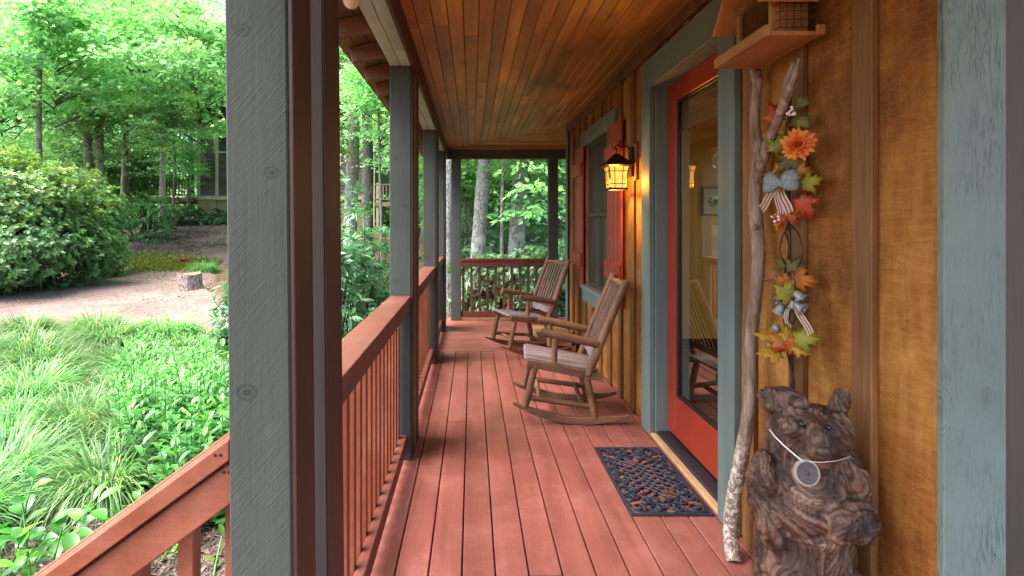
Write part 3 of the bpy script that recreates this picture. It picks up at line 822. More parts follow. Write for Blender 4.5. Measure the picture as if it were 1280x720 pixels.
# low stand
t = thing('low_stand', 'low square wooden stand on the floor behind the farther rocking chair', 'stand', (1.0, 6.36, 0))
q = MB()
for i in range(4): q.box(-.2, .22, -.38+i*.19, -.38+i*.19+.184, .13, .165)
q.build('top', M['stand'], t, .004)
for sx in (-.17, .19):
    for sy in (-.34, .34):
        q = MB(); q.box(sx-.025, sx+.025, sy-.025, sy+.025, .001, .129); q.build('leg', M['stand'], t, .003)
q = MB(); q.box(-.185, .205, -.365, -.345, .075, .1285); q.box(-.19, -.175, -.34, .36, .075, .1285); q.build('apron', M['stand'], t)

# ------------------------------------------------------------------ lantern
LX, LY, LZ = 1.145, 4.06, 1.78
t = thing('wall_lantern', 'lit bronze craftsman lantern with amber glass on the wall left of the door', 'lantern', (LX, LY, LZ))
def frus(m, r0, z0, r1, z1, closed=True):
    vs = [(-r0,-r0,z0),(r0,-r0,z0),(r0,r0,z0),(-r0,r0,z0),(-r1,-r1,z1),(r1,-r1,z1),(r1,r1,z1),(-r1,r1,z1)]
    f = [(0,1,5,4),(1,2,6,5),(2,3,7,6),(3,0,4,7)]
    if closed: f += [(0,3,2,1),(4,5,6,7)]
    return m.add(vs, f)
prof = [(0.0,.062),(.05,.064),(.11,.069),(.165,.079)]
def rr(z):
    return float(np.interp(z, [0,.05,.11,.165],[.062,.064,.069,.079]))
q = MB()
for (z0, r0), (z1, r1) in zip(prof, prof[1:]): frus(q, r0-.004, z0+.012, r1-.004, z1+.012, False)
q.build('glass_panels', M['lamp'], t)
q = MB()
for k in range(4): q.box(-.07, .0545, -.07, -.055, -.004, .011, M=Matrix.Rotation(k*PI/2, 4, 'Z'))
for k in range(4):
    R = Matrix.Rotation(k*PI/2, 4, 'Z')
    zs = (.011, .06, .12, .178)
    q.tube([R @ Vector((rr(z-.012), rr(z-.012), z)) for z in zs], .005, 5, smooth=False)
    for f in (-.45, .45):
        q.tube([R @ Vector((f*rr(z-.012), rr(z-.012)-.001, z)) for z in zs], .0032, 4, smooth=False)
    for z in (.042, .142):
        r = rr(z-.012); q.tube([R @ Vector((-r, r-.001, z)), R @ Vector((r, r-.001, z))], .0032, 4, smooth=False)
    
q.build('frame', M['bronze'], t)
q = MB(); frus(q, .088, .176, .112, .186); frus(q, .112, .1865, .030, .268); frus(q, .03, .2685, .012, .285); q.tube([(0,0,.284),(0,0,.325)], .006, 8); q.ball((0,0,.318), .011)
q.build('roof', M['bronze'], t)
q = MB(); hook = [(0,0,.318),(-.012,0,.345),(.01,0,.352),(.04,0,.335),(.075,0,.348),(.105,0,.325),(.118,0,.285)]
q.tube(hook, .006, 7); q.tube([(.0,0,.318),(-.03,0,.33),(-.035,0,.35)], .005, 6); q.box(.106, .130, -.035, .035, .10, .335); q.build('wall_bracket', M['bronze'], t, .003)
bk = MB(); bk.box(.131, .1535, -.075, .12, .07, .36); bk.build('mount_board', M['batten'], t, .003)
ld = bpy.data.lights.new('lantern_light', 'POINT'); ld.energy = 8.5; ld.color = (1, .56, .16); ld.shadow_soft_size = .03
lo = bpy.data.objects.new('lantern_light', ld); COL.objects.link(lo); lo.parent = t; lo.location = (0, 0, .055)

# ------------------------------------------------------------------ doormat
t = thing('doormat', 'black openwork rubber doormat with scroll pattern at the red door', 'doormat', (1.037, 3.04, .001))
q = MB(); HX, HY = .215, .40; B = .016
q.box(-HX, HX, -HY, -HY+B, 0, .009); q.box(-HX, HX, HY-B, HY, 0, .009); q.box(-HX, -HX+B, -HY+B, HY-B, 0, .009); q.box(HX-B, HX, -HY+B, HY-B, 0, .009)
mat_o = q.build('border', M['rubber'], t, .003)
q = MB()
def rib(pts, w=.0085):
    q.tube([(x, y, .006+.0012*math.sin(i*.9)) for i, (x, y) in enumerate(pts)], w, 6, flat=.62)
def spiral(cx, cy, r0, turns, a0, sgn, r1=.006, n=26):
    return [(cx+(r0+(r1-r0)*i/n)*math.cos(a0+sgn*turns*2*PI*i/n), cy+(r0+(r1-r0)*i/n)*math.sin(a0+sgn*turns*2*PI*i/n)) for i in range(n+1)]
for sx in (-1, 1):
    for sy in (-1, 1):
        def T(ps): return [(x*sx, y*sy) for x, y in ps]
        W_ = .0082
        for sp_ in ((.150,.325,.050,1.7,-.6,1),(.060,.340,.044,1.6,2.6,-1),(.165,.235,.034,1.5,1.2,-1),(.155,.160,.038,1.6,1.2,1),(.165,.075,.036,1.5,1.9,-1),(.095,.265,.030,1.4,.4,1),(.10,.372,.018,1.1,0,1),(.185,.015,.020,1.2,2,1)):
            rib(T(spiral(*sp_)), W_)
        rib(T([(0,.388),(.03,.375),(.08,.386),(.14,.384),(.185,.372),(.203,.33),(.2,.28),(.207,.235),(.197,.20),(.206,.155),(.197,.115),(.206,.06),(.198,.02),(.206,0)]), W_)
        rib(T([(.205,.20),(.16,.198),(.12,.205),(.09,.225),(.07,.255),(.07,.29)]), W_)
        rib(T([(.205,.12),(.175,.112),(.13,.118),(.105,.14),(.10,.165)]), W_)
        rib(T(spiral(.034,.315,.030,1.3,.5,1)), W_); rib(T(spiral(.03,.245,.024,1.2,2.,-1)), W_)
        rib(T([(0,.33),(.02,.30),(.05,.285),(.075,.29)]), W_); rib(T([(0,.275),(.03,.25),(.06,.24),(.09,.235)]), W_); rib(T([(.205,.04),(.16,.03),(.125,.04),(.12,.07)]), W_)
for sg in (-1, 1):
    for k in range(-3, 4):
        y0 = k*.058
        rib([(sg*x_, y0+(x_*.95)+.012*math.sin(x_*45)) for x_ in (-.14,-.11,-.08,-.05,-.02,.01,.04,.07,.10,.13) if abs(y0+x_*.95) < .255], .0082)
q.build('scrollwork', M['rubber'], t)

# ------------------------------------------------------------------ forked branch
def wobble(p, a): return [Vector(x)+Vector((random.uniform(-a, a), random.uniform(-a, a), 0)) for x in p]
t = thing('forked_branch', 'tall pale forked driftwood branch leaning on the wall right of the door', 'branch', (1.171, 2.285, 0))
base = Vector((1.171, 2.285, 0))
path = [(918,706,1.171,.034),(914,680,1.175,.037),(915,643,1.180,.037),(920,605,1.187,.035),(928,567,1.194,.034),(934,525,1.20,.031),(938,490,1.206,.03),(937,455,1.211,.029),(940,411,1.216,.03),(945,368,1.221,.029),(948,324,1.225,.030),(946,285,1.23,.031),(944,250,1.233,.031),(946,215,1.236,.032),(948,195,1.238,.026),(944,160,1.24,.024),(944,130,1.242,.024),(947,105,1.244,.023),(945,95,1.245,.025),(947,87,1.245,.019)]
pts = [at_x(a, b_, X)-base for a, b_, X, r in path]
pts[0].z = .003
def dense(pts, rad, n=5):
    P = []; R_ = []
    for i in range(len(pts)-1):
        p0 = pts[max(i-1,0)]; p1 = pts[i]; p2 = pts[i+1]; p3 = pts[min(i+2, len(pts)-1)]
        for k in range(n):
            u = k/n
            P.append(.5*((2*p1)+(p2-p0)*u+(2*p0-5*p1+4*p2-p3)*u*u+(3*p1-p0-3*p2+p3)*u**3)); R_.append(rad[i]*(1-u)+rad[i+1]*u)
    P.append(pts[-1]); R_.append(rad[-1]); return P, R_
def stick_mat():
    m = NT('driftwood'); c = m.coords()
    v = m.mapping(c, (1, 1, .12)); n = m.noise(v, 34, 6, .7, .8); z = m.n('ShaderNodeSeparateXYZ'); m.l(c, z.inputs[0])
    col = m.ramp(n, [(.28, (.07,.042,.026)), (.5, (.24,.165,.115)), (.72, (.45,.37,.30))])
    pt = m.noise(c, 38, 5, .75)
    msk = m.math('MULTIPLY', m.mapr(pt, .47, .56, 0, 1), m.mapr(z.outputs[2], .42, .62, 1, 0))
    col = m.mix(msk, col, (.60,.56,.50))
    m.bsdf(col, .75, m.math('ADD', n, m.math('MULTIPLY', msk, .4)), .6, .008, .25); return m.m
M['stick'] = stick_mat()
q = MB(); P, R_ = dense(pts, [r*.88 for *_, r in path]); q.tube(P, R_, 12, jit=.12)
q.build('stem', M['stick'], t)
fk = [(947,222,1.234,.026),(956,194,1.226,.025),(963,172,1.221,.023),(970,156,1.218,.022),(977,138,1.215,.021),(982,122,1.212,.024),(986,105,1.21,.026),(990,88,1.208,.019),(992,78,1.207,.006)]
q = MB(); P, R_ = dense([at_x(a, b_, X)-base for a, b_, X, r in fk], [r*.82 for *_, r in fk]); q.tube(P, R_, 10, jit=.22); 
P, R_ = dense([at_x(a, b_, X)-base for a, b_, X, r in ((986,112,1.20,.014),(993,95,1.20,.010),(999,72,1.2,.003))], [.016,.011,.003]); q.tube(P, R_, 7, jit=.2)
q.build('fork', M['stick'], t)
q = MB()
a_ = at_x(945,94,1.22)-base; q.tube([a_, a_+Vector((-.03,-.015,.012))], [.014,.008], 7); a_ = at_x(944,284,1.205)-base; q.ball(a_, (.012,.012,.014))
q.build('knot', M['stick'], t)

# ------------------------------------------------------------------ bird feeder
t = thing('bird_feeder', 'cedar bird feeder with suet cage mounted high on the wall above the branch', 'bird feeder', (1.262, 2.03, 2.19))
q = MB(); q.box(-.19, 0, -.19, .19, 0, .016); q.build('tray', M['cedar'], t, .003)
q = MB(); q.box(-.212, -.191, -.195, .195, -.006, .036); q.box(-.19, 0, .191, .207, -.003, .036); q.box(-.03, 0, -.206, -.191, -.003, .034); q.build('tray_lip', M['cedar'], t, .003)
for y in (-.115, .115): q = MB(); q.box(-.15, -.01, y-.009, y+.009, .017, .19); q.build('side_panel', M['cedar_z'], t, .003)
q = MB(); q.box(-.02, -.001, -.105, .105, .017, .20); q.build('back_panel', M['cedar_z'], t, .003)
q = MB(); q.box(-.135, -.132, -.104, .104, .06, .19); q.build('hopper_window', glass_mat('feeder_glass', 1.45, (.75,.72,.66)), t)
q = MB(); q.lathe([(0,0),(.034,.0),(.036,.03),(.03,.09),(.034,.13),(.02,.16),(.012,.2),(0,.201)], (-.08, .03, .02), 14); q.build('seed_bottle', flat('seed_bottle', (.03,.022,.016), .15, 0, .6), t)
q = MB()
for s in (-1, 1):
    ey, ez, ry_, rz_ = s*.172, .125, s*.0, .345
    sd_ = Vector((0, ry_-ey, rz_-ez)).normalized(); up_ = Vector((0, s*sd_.z, -s*sd_.y)); up_ = up_ if up_.z > 0 else -up_
    a_ = Vector((0, ey, ez)); b_ = Vector((0, ry_+s*.001, rz_))
    vs_ = [p_+Vector((x_, 0, 0)) for x_ in (-.225, -.002) for p_ in (a_, b_, b_+up_*.016, a_+up_*.016)]
    q.add(vs_, [(0,1,2,3),(7,6,5,4),(0,4,5,1),(1,5,6,2),(2,6,7,3),(3,7,4,0)])
q.build('roof', M['cedar'], t, .003)
q = MB()
ys = -.127
for i in range(6):
    x = -.135+i*.026; q.tube([(x, ys-.03, .04), (x, ys-.03, .16)], .0018, 4)
for k in range(5):
    z = .04+k*.03; q.tube([(-.135, ys-.003, z), (-.135, ys-.03, z), (-.005, ys-.03, z), (-.005, ys-.003, z)], .0018, 4)
q.build('suet_cage', M['black'], t)

# ------------------------------------------------------------------ carved bear
from mathutils import noise as mn
t = thing('bear_statue', 'carved dark wooden bear statue standing on the porch floor beneath the garland', 'statue', (1.075, 1.665, .002), math.radians(-10))
t.scale = (.90, .95, .985)
q = MB()
def E(c, r, rx=0, ry=0, rz=0): q.ball(c, r, 20, 14, M=Euler((rx, ry, rz)).to_matrix())
q.lathe([(0,0),(.165,0),(.168,.2),(.160,.42),(.152,.56),(.10,.60),(0,.60)], n=28)
E((0,0,.66), (.162,.14,.175)); E((.005,.01,.79),(.125,.12,.09))
# wedge shaped head, wide flat top narrowing to the muzzle
q.prism([(-.125,-.02),(-.118,.085),(.118,.075),(.140,-.01),(.10,-.10),(-.06,-.11)], .0, .09, 'y', None)
hv = len(q.v)
for k in range(hv-12, hv): x, y, z = q.v[k]; q.v[k] = (x+.012, y-.05, z+.855)
E((.015,-.01,.842), (.128,.115,.100)); E((.0,-.03,.895), (.115,.09,.035))
E((-.018,-.115,.866), (.036,.066,.058), .35); E((-.018,-.145,.842), (.038,.042,.033)); E((-.015,-.10,.800),(.055,.06,.03))
E((-.072,-.085,.885), (.036,.035,.03)); E((.045,-.085,.88), (.04,.035,.03))
E((-.066,.005,.952), (.088,.036,.040), 0, .10, 0); E((-.085,.0,.93), (.06,.045,.035))
E((.122,.012,.930), (.036,.036,.068), 0, .22, 0)
E((-.150,-.035,.675), (.048,.075,.125), .1, .10, 0); E((-.143,-.085,.575), (.040,.055,.085)); E((-.128,-.110,.535), (.034,.035,.045))
E((.150,-.02,.695), (.050,.078,.120), .1, -.1, 0); E((.138,-.10,.615), (.055,.06,.070)); E((.075,-.135,.61), (.090,.05,.052), 0, .2, .2); E((.050,-.155,.63), (.048,.04,.046))
E((-.045,-.11,.64), (.080,.05,.09)); E((-.075,-.10,.33), (.090,.08,.17)); E((.075,-.10,.33), (.090,.08,.17)); E((-.08,-.15,.06), (.07,.085,.055)); E((.08,-.15,.06), (.07,.085,.055))
tmp = q.build('bear_tmp', M['bark']); rm = tmp.modifiers.new('remesh', 'REMESH'); rm.mode = 'VOXEL'; rm.voxel_size = .0052
sm = tmp.modifiers.new('smooth', 'SMOOTH'); sm.factor = .5; sm.iterations = 3
bme = bpy.data.meshes.new_from_object(tmp.evaluated_get(bpy.context.evaluated_depsgraph_get())); bpy.data.objects.remove(tmp)
bme.name = 'bear_body'
carve = []; newco = []
for v in bme.vertices:
    p = v.co; n_ = v.normal
    w1 = mn.noise(p*9)
    # chisel strokes: ridged noise stretched along a direction that turns over the body
    a_ = .5*mn.noise(p*4)+(.9 if p.x > 0 else -.6)*(.8-abs(p.z-.7))
    ca, sa = math.cos(a_), math.sin(a_)
    u_ = p.x*ca-p.z*sa; w_ = p.x*sa+p.z*ca
    rg = 1-abs(mn.noise(Vector((u_*52, p.y*34, w_*6))))*2.2
    fr_ = mn.noise(p*70)
    chop = mn.cell(Vector((u_*17, p.y*17, w_*9)))
    face = 1 if p.y < -.09 and p.z > .77 and abs(p.x) < .08 else 0
    amp = .45 if face else 1
    d_ = amp*(.007*w1-.0075*max(0, rg)**2+.0045*(chop-.5)+.0015*fr_)
    newco.append(p+n_*d_); carve.append(min(1, max(0, .55+.35*w1-.62*max(0, rg)**2+.25*(chop-.5)+.2*fr_)))
for v, c_ in zip(bme.vertices, newco): v.co = c_
at_ = bme.attributes.new('carve', 'FLOAT', 'POINT'); at_.data.foreach_set('value', carve)
bme.polygons.foreach_set('use_smooth', [True]*len(bme.polygons))
def bear_mat():
    m = NT('carved_bear_wood'); c = m.coords()
    cv = m.n('ShaderNodeAttribute', attribute_name='carve').outputs['Fac']
    n = m.noise(m.mapping(c, (1, 1, .3), rot=(.2, .15, .3)), 60, 6, .75, 1.2)
    b = m.noise(c, 5.5, 5, .65, .6); r = m.noise(m.mapping(c, (1,1,.6)), 7.5, 4, .6)
    z = m.n('ShaderNodeSeparateXYZ'); m.l(c, z.inputs[0])
    v = m.math('ADD', m.math('MULTIPLY', cv, .58), m.math('MULTIPLY', m.noise(m.mapping(c, (1, 1, .22)), 150, 4, .7, .4), .36))
    col = m.ramp(v, [(.12, (.018,.010,.007)), (.34, (.095,.046,.027)), (.56, (.165,.092,.058)), (.80, (.34,.255,.20))])
    col = m.mix(m.mapr(b, .53, .64, 0, .5), col, m.ramp(v, [(.3, (.008,.006,.006)), (.6, (.040,.025,.02)), (.85, (.16,.12,.105))]))
    col = m.mix(m.math('MULTIPLY', m.mapr(r, .50, .62, 0, .8), m.mapr(z.outputs[2], .42, .60, 1, .35)), col, m.ramp(v, [(.3, (.03,.010,.004)), (.7, (.24,.085,.028))]))
    m.bsdf(col, .55, n, .6, .006, .4); return m.m
bme.materials.clear(); bme.materials.append(bear_mat())
link('bear_body', bme, t)
q = MB(); q.ball((-.055,-.116,.910), .0085); q.build('eye', flat('eye_black', (.008,.008,.008), .12, 0, .6), t)
q = MB(); q.ball((.026,-.120,.906), .0085); q.build('eye', bpy.data.materials['eye_black'], t)
q = MB(); q.ball((-.020,-.184,.856), (.022,.012,.015)); q.build('nose', flat('nose_brown', (.05,.03,.022), .4), t)
dc = at_y(1008, 591, 1.475)
t = thing('wooden_pendant', 'round dark wooden disc pendant on a white cord around the bear', 'pendant', dc)
Rp = Matrix.Rotation(PI/2-.2, 4, 'X')
q = MB(); q.lathe([(0,-.006),(.035,-.006),(.037,-.004),(.037,.004),(.035,.006),(.031,.006)], n=28, M=Rp, smooth=False); q.build('rim', flat('pale_rim', (.30,.24,.19), .7), t)
q = MB(); q.lathe([(.0315,.0055),(.030,.0045),(.024,.005),(0,.005)], n=28, M=Rp); q.lathe([(0,.008),(.006,.007),(.008,.0045)], n=10, M=Rp); q.build('face', wood('pendant_face', ((.035,.028,.028),(.075,.06,.056),(.13,.11,.105)), 0, 30, .3, .6), t)
def cp(px, py, Y): return at_y(px, py, Y)-dc
q = MB(); q.tube([cp(1004,577,1.475), cp(995,570,1.478), cp(980,557,1.50), cp(969,546,1.545), cp(962,537,1.60)], .0024, 6); q.tube([cp(1012,577,1.475), cp(1028,578,1.48), cp(1046,576,1.505), cp(1060,572,1.56), cp(1067,568,1.66)], .0012, 5); q.build('cord', flat('white_cord', (.62,.58,.54), .8), t)

# ------------------------------------------------------------------ autumn garland
gar = thing('autumn_garland', 'hanging autumn garland of leaves, orange flower, ribbon bow and bells on the wall', 'garland', (1.262, 2.03, .95))
GO = Vector((1.262, 2.03, .95))
def lm(name, a, b_, vein): 
    m = NT(name); c = m.coords(); n = m.noise(c, 22, 4, .6)
    p = m.bsdf(m.ramp(n, [(.38, a), (.62, b_)]), .5, n, .2, .002)
    tr = m.n('ShaderNodeBsdfTranslucent'); tr.inputs[0].default_value = tuple(b_)+(1,)
    mx = m.n('ShaderNodeMixShader', i_0=.12); m.l(p.outputs[0], mx.inputs[1]); m.l(tr.outputs[0], mx.inputs[2]); m.l(mx.outputs[0], m.out.inputs[0]); return m.m
LMAT = {'red': lm('leaf_red', (0.3230,0.0130,0.0040), (0.3570,0.0720,0.0060), 0), 'orange': lm('leaf_orange', (0.3570,0.0612,0.0040), (0.4080,0.1440,0.0075), 0), 'yellow': lm('leaf_yellow', (0.3910,0.1728,0.0060), (0.3570,0.2232,0.0100), 0),
        'green': lm('leaf_olive', (0.0638,0.0576,0.0075), (0.1530,0.1224,0.0150), 0), 'lime': lm('leaf_lime', (0.1445,0.1584,0.0075), (0.3060,0.2448,0.0125), 0), 'pink': lm('leaf_pink', (0.2380,0.0648,0.0250), (0.2720,0.1512,0.0400), 0)}
HALF = [(.03,-.36),(.13,-.40),(.36,-.46),(.30,-.30),(.52,-.16),(.40,-.10),(.70,.12),(.50,.12),(.52,.26),(.30,.16),(.22,.22),(.30,.50),(.17,.46),(.10,.62)]
OUT = HALF+[(0,.85)]+[(-x, y) for x, y in HALF[::-1]]
def maple(px, py, X, size, col, roll, yaw=0, pitch=0, curl=.35):
    size *= 1.14
    m = MB(); vs = [(0,-.12,0)]+[(x, y, 0) for x, y in OUT]+[(x*.5, y*.5-.06, 0) for x, y in OUT]
    nO = len(OUT)
    def bend(x, y):
        r2 = x*x+y*y; return -curl*r2*.5-curl*.35*abs(x)+.085*math.sin(9*math.atan2(y, x))*math.sqrt(r2)
    P3 = [(x*size, y*size, bend(x, y)*size) for x, y, z in vs]
    fs = []
    for i in range(nO):
        jn = (i+1) % nO
        fs.append((1+i, 1+jn, 1+nO+jn, 1+nO+i)); fs.append((0, 1+nO+i, 1+nO+jn))
    # local z -> towards the viewer/wall normal
    B = Matrix(((0,.0,-1),(-1,0,0),(0,1,0)))  # leaf x -> -y ; leaf y -> z ; leaf z -> -x
    R = (Matrix.Rotation(yaw, 3, 'Z') @ B @ Matrix.Rotation(pitch, 3, 'X') @ Matrix.Rotation(roll, 3, 'Z'))
    c = at_x(px, py, X)-GO
    m.add([R @ Vector(p)+c for p in P3], fs, smooth=True)
    st = R @ Vector((0, -.38*size, 0))+c; en = R @ Vector((.03*size, -.75*size, -.1*size))+c
    o = m.build('leaf', LMAT[col], gar)
    sd = o.modifiers.new('thickness', 'SOLIDIFY'); sd.thickness = .0012
    return o
for a in [(968,143,1.215,.068,'red',.35,.9),(964,172,1.225,.055,'lime',2.5,.9),(972,182,1.22,.066,'lime',-.5,.9),(999,150,1.235,.055,'green',1.9,.5),(1002,128,1.24,.045,'green',.6,.6),(1003,152,1.228,.05,'green',-2.4,.6),
          (987,203,1.215,.075,'green',2.2,.7),(1000,213,1.24,.055,'orange',-1.8,.6),(974,212,1.23,.04,'yellow',.4,.8),(1010,228,1.225,.06,'lime',-1.3,.5),(958,226,1.225,.045,'green',1.6,.9),(968,219,1.235,.045,'orange',1.4,.9),
          (1003,256,1.225,.075,'red',-2.6,.6),(978,272,1.215,.05,'red',2.8,.9),(990,268,1.225,.05,'orange',3.1,.6),(973,282,1.225,.03,'yellow',2.8,.8),
          (982,331,1.23,.055,'green',1.0,.8),(993,334,1.215,.06,'green',-.5,.6),(969,347,1.22,.055,'pink',1.9,.9),(1000,350,1.222,.070,'orange',-1.6,.5),(981,352,1.22,.05,'orange',1.3,.8),(983,367,1.2,.075,'lime',-.4,.8),
          (965,420,1.195,.074,'yellow',1.5,1.0,-.7),(975,425,1.19,.062,'orange',1.1,.9,-.5),(1004,423,1.205,.074,'lime',-1.4,.6,-.3),(966,440,1.195,.066,'yellow',1.8,1.0,-.7),(991,432,1.185,.060,'orange',-2.1,.7),(974,432,1.2,.05,'red',1.3,.9),(985,418,1.2,.05,'yellow',.2,.9,-.6),(1000,436,1.2,.05,'yellow',-1.9,.7,-.5)]:
    maple(*a)
# vine
q = MB()
vin = [at_x(a, b_, X)-GO for a, b_, X in ((989,112,1.235),(986,160,1.24),(988,210,1.235),(985,262,1.235),(987,300,1.23),(986,335,1.235),(985,380,1.23),(987,420,1.225),(990,455,1.235),(992,488,1.24))]
P, _ = dense(vin, [1]*len(vin), 6); q.tube(P, .0055, 6, jit=.3)
P2 = [p+Vector((-.006+.007*math.sin(i*.8), .009*math.cos(i*.8), 0)) for i, p in enumerate(P)]; q.tube(P2, .003, 5)
lo_ = [at_x(a, b_, 1.222)-GO for a, b_ in ((986,283),(978,296),(975,313),(981,330),(990,338),(1001,328),(1003,308),(997,291),(988,281))]
P, _ = dense(lo_, [1]*9, 4); q.tube(P, .0026, 5)
lo_ = [at_x(a, b_, 1.205)-GO for a, b_ in ((992,338),(994,360),(990,382),(986,398),(990,405),(995,396),(993,378),(988,372))]
P, _ = dense(lo_, [1]*8, 4); q.tube(P, .0026, 5)
lo_ = [at_x(a, b_, 1.215)-GO for a, b_ in ((979,398),(982,415),(987,435),(986,452),(990,470),(993,489))]
P, _ = dense(lo_, [1]*6, 4); q.tube(P, .0024, 5)
q.build('vine', M['bronze'], gar)
# flower
q = MB(); fc = at_x(998,181,1.205)-GO
nrm = Vector((-.62,-.75,.05)).normalized(); e1 = nrm.cross(Vector((0,0,1))).normalized(); e2 = e1.cross(nrm)
for ring, (n, L, lift) in enumerate(((17,.060,-.12),(16,.056,.22),(14,.047,.5),(11,.036,.8),(7,.024,1.2))):
    for k in range(n):
        a = 2*PI*(k+ring*.5)/n+random.uniform(-.1,.1)
        dr_ = (e1*math.cos(a)+e2*math.sin(a)); dv = (dr_*math.cos(lift)+nrm*math.sin(lift)).normalized(); sd = dr_.cross(nrm).normalized(); up = sd.cross(dv)
        LL = L*random.uniform(.85,1.1); w_ = .0075
        pts3 = []
        for tt, ww in ((.1,.35),(.45,.9),(.8,1),(.97,.55),(1.04,.05)):
            c_ = fc+dv*LL*tt+nrm*(.012*math.sin(tt*2.5)); pts3 += [c_-sd*w_*ww-up*.002, c_+up*-.0035, c_+sd*w_*ww-up*.002]
        fs = []
        for i in range(4):
            b0 = i*3; fs += [(b0,b0+1,b0+4,b0+3),(b0+1,b0+2,b0+5,b0+4)]
        q.add(pts3, fs, rnd=random.random()*.5+ring*.15, smooth=True)
def petal():
    m = NT('flower_petal'); m.bsdf(m.ramp(m.rnd(), [(0,(.62,.24,.012)),(.5,(.58,.13,.006)),(1,(.46,.05,.004))]), .5); return m.m
q.build('flower', petal(), gar); 
# bow
def ribbon(pts, w, side, m):
    vs = []; fs = []
    for i, p in enumerate(pts): vs += [p-side*w/2, p+side*w/2]
    for i in range(len(pts)-1): fs.append((2*i, 2*i+1, 2*i+3, 2*i+2))
    m.add(vs, fs, smooth=True)
def bow(px, py, X, size, name, mat, loops):
    c = at_x(px, py, X)-GO; m = MB()
    ex = Vector((.5,-.866,0)); ez = Vector((0,0,1)); en = Vector((-.866,-.5,0))
    for (ang, L, w) in loops:
        dv = ex*math.cos(ang)+ez*math.sin(ang); sd = (ez*math.cos(ang)-ex*math.sin(ang))
        for layer in (0, 1):
            vs = []; fs = []; nu, nv = 9, 5
            for i in range(nu):
                t_ = i/(nu-1)
                for k in range(nv):
                    v_ = k/(nv-1)*2-1
                    wd = w*(.22+.78*math.sin(min(1, t_*1.15)*PI*.62))*.62
                    bul = math.sin(t_*PI)*(.024 if layer else -.004)+.004
                    crease = .004*math.cos(v_*7)*(1-t_)
                    vs.append(c+dv*(L*(t_-.10*v_*v_*t_))+sd*(wd*v_)+en*(bul*(1-.35*v_*v_)+crease+.006))
            for i in range(nu-1):
                for k in range(nv-1): fs.append((i*nv+k, i*nv+k+1, (i+1)*nv+k+1, (i+1)*nv+k))
            m.add(vs, fs, smooth=True)
    m.ball(c+en*.012, (.012,.014,.016), 10, 7)
    o = m.build(name, mat, gar); sdm = o.modifiers.new('thickness', 'SOLIDIFY'); sdm.thickness = .001
M['bowblue'] = flat('bow_blue_grey', (.20,.24,.225), .75, 0, .2, .25, 120, .3)
M['bell'] = flat('galvanised_metal', (.27,.28,.25), .5, .45, .5, .35, 40)
bow(978, 229, 1.18, .06, 'bow', M['bowblue'], [(.50,.070,.040),(PI-.42,.070,.040),(PI+.30,.072,.036),(-.22,.066,.036)])
def stripe():
    m = NT('striped_ribbon'); r = m.rnd(); m.bsdf(m.ramp(r, [(0,(.50,.43,.35)),(.49,(.50,.43,.35)),(.5,(.24,.08,.035)),(1,(.28,.10,.045))]), .7); return m.m
M['stripe'] = stripe()
def tail(p0, p1, w, X=1.2):
    a = at_x(*p0, X)-GO; b_ = at_x(*p1, X-.005)-GO; m = MB()
    dv = (b_-a).normalized(); sd = dv.cross(Vector((-1,-.4,0))).normalized()
    for k in range(5):
        f0 = -w/2+w*k/5; f1 = f0+w/5
        n = 8; vs = []; fs = []
        for i in range(n+1):
            u = i/n; c = a+(b_-a)*u+Vector((-1,0,0))*.008*math.sin(u*5); g_ = .55+.45*min(1, u*2)
            vs += [c+sd*f0*g_, c+sd*f1*g_]
        for i in range(n): fs.append((2*i, 2*i+1, 2*i+3, 2*i+2))
        m.add(vs, fs, rnd=(.8 if k % 2 else .1), smooth=True)
    o = m.build('ribbon_tail', M['stripe'], gar); s_ = o.modifiers.new('thickness', 'SOLIDIFY'); s_.thickness = .0008
tail((975,232),(949,262),.036); tail((977,232),(984,266),.036, 1.196); tail((974,234),(973,268),.026, 1.205)
# second ribbon, bells, berries
m_ = M['stripe']; tail((993,372),(1011,418),.026, 1.21); tail((986,385),(983,412),.022, 1.215)
for (px, py, sz, rx, rz) in ((974,391,.028,.3,.2),(971,378,.024,-.2,.6),(1003,374,.026,-.5,-.6),(1005,387,.028,-.8,-.9),(992,384,.022,.2,0)):
    q = MB(); q.lathe([(.0,.9*sz*1.6),(.3*sz,.85*sz*1.6),(.55*sz,.6*sz*1.6),(.65*sz,.3*sz*1.6),(.85*sz,.08*sz*1.6),(1.0*sz,0),(.95*sz,.02*sz),(.5*sz,.5*sz)], at_x(px, py, 1.212)-GO, 16, M=Euler((rx*1.0, rz*.9, 0)).to_matrix().to_4x4())
    q.ball(at_x(px, py, 1.212)-GO+Vector((0,0,-.002)), sz*.25, 8, 6)
    q.build('bell', M['bell'], gar)
for (cx_, cy_, n) in ((989,138,9),(970,274,9)):
    q = MB()
    for i in range(n): q.ball(at_x(cx_+random.uniform(-5,5), cy_+random.uniform(-6,6), 1.205)-GO, .0055, 8, 6)
    q.build('berries', flat('white_berry', (.72,.66,.62), .35), gar)
q = MB(); q.ball(at_x(970,411,1.21)-GO, (.016,.02,.021), 12, 8); q.build('acorn', M['bell'], gar)

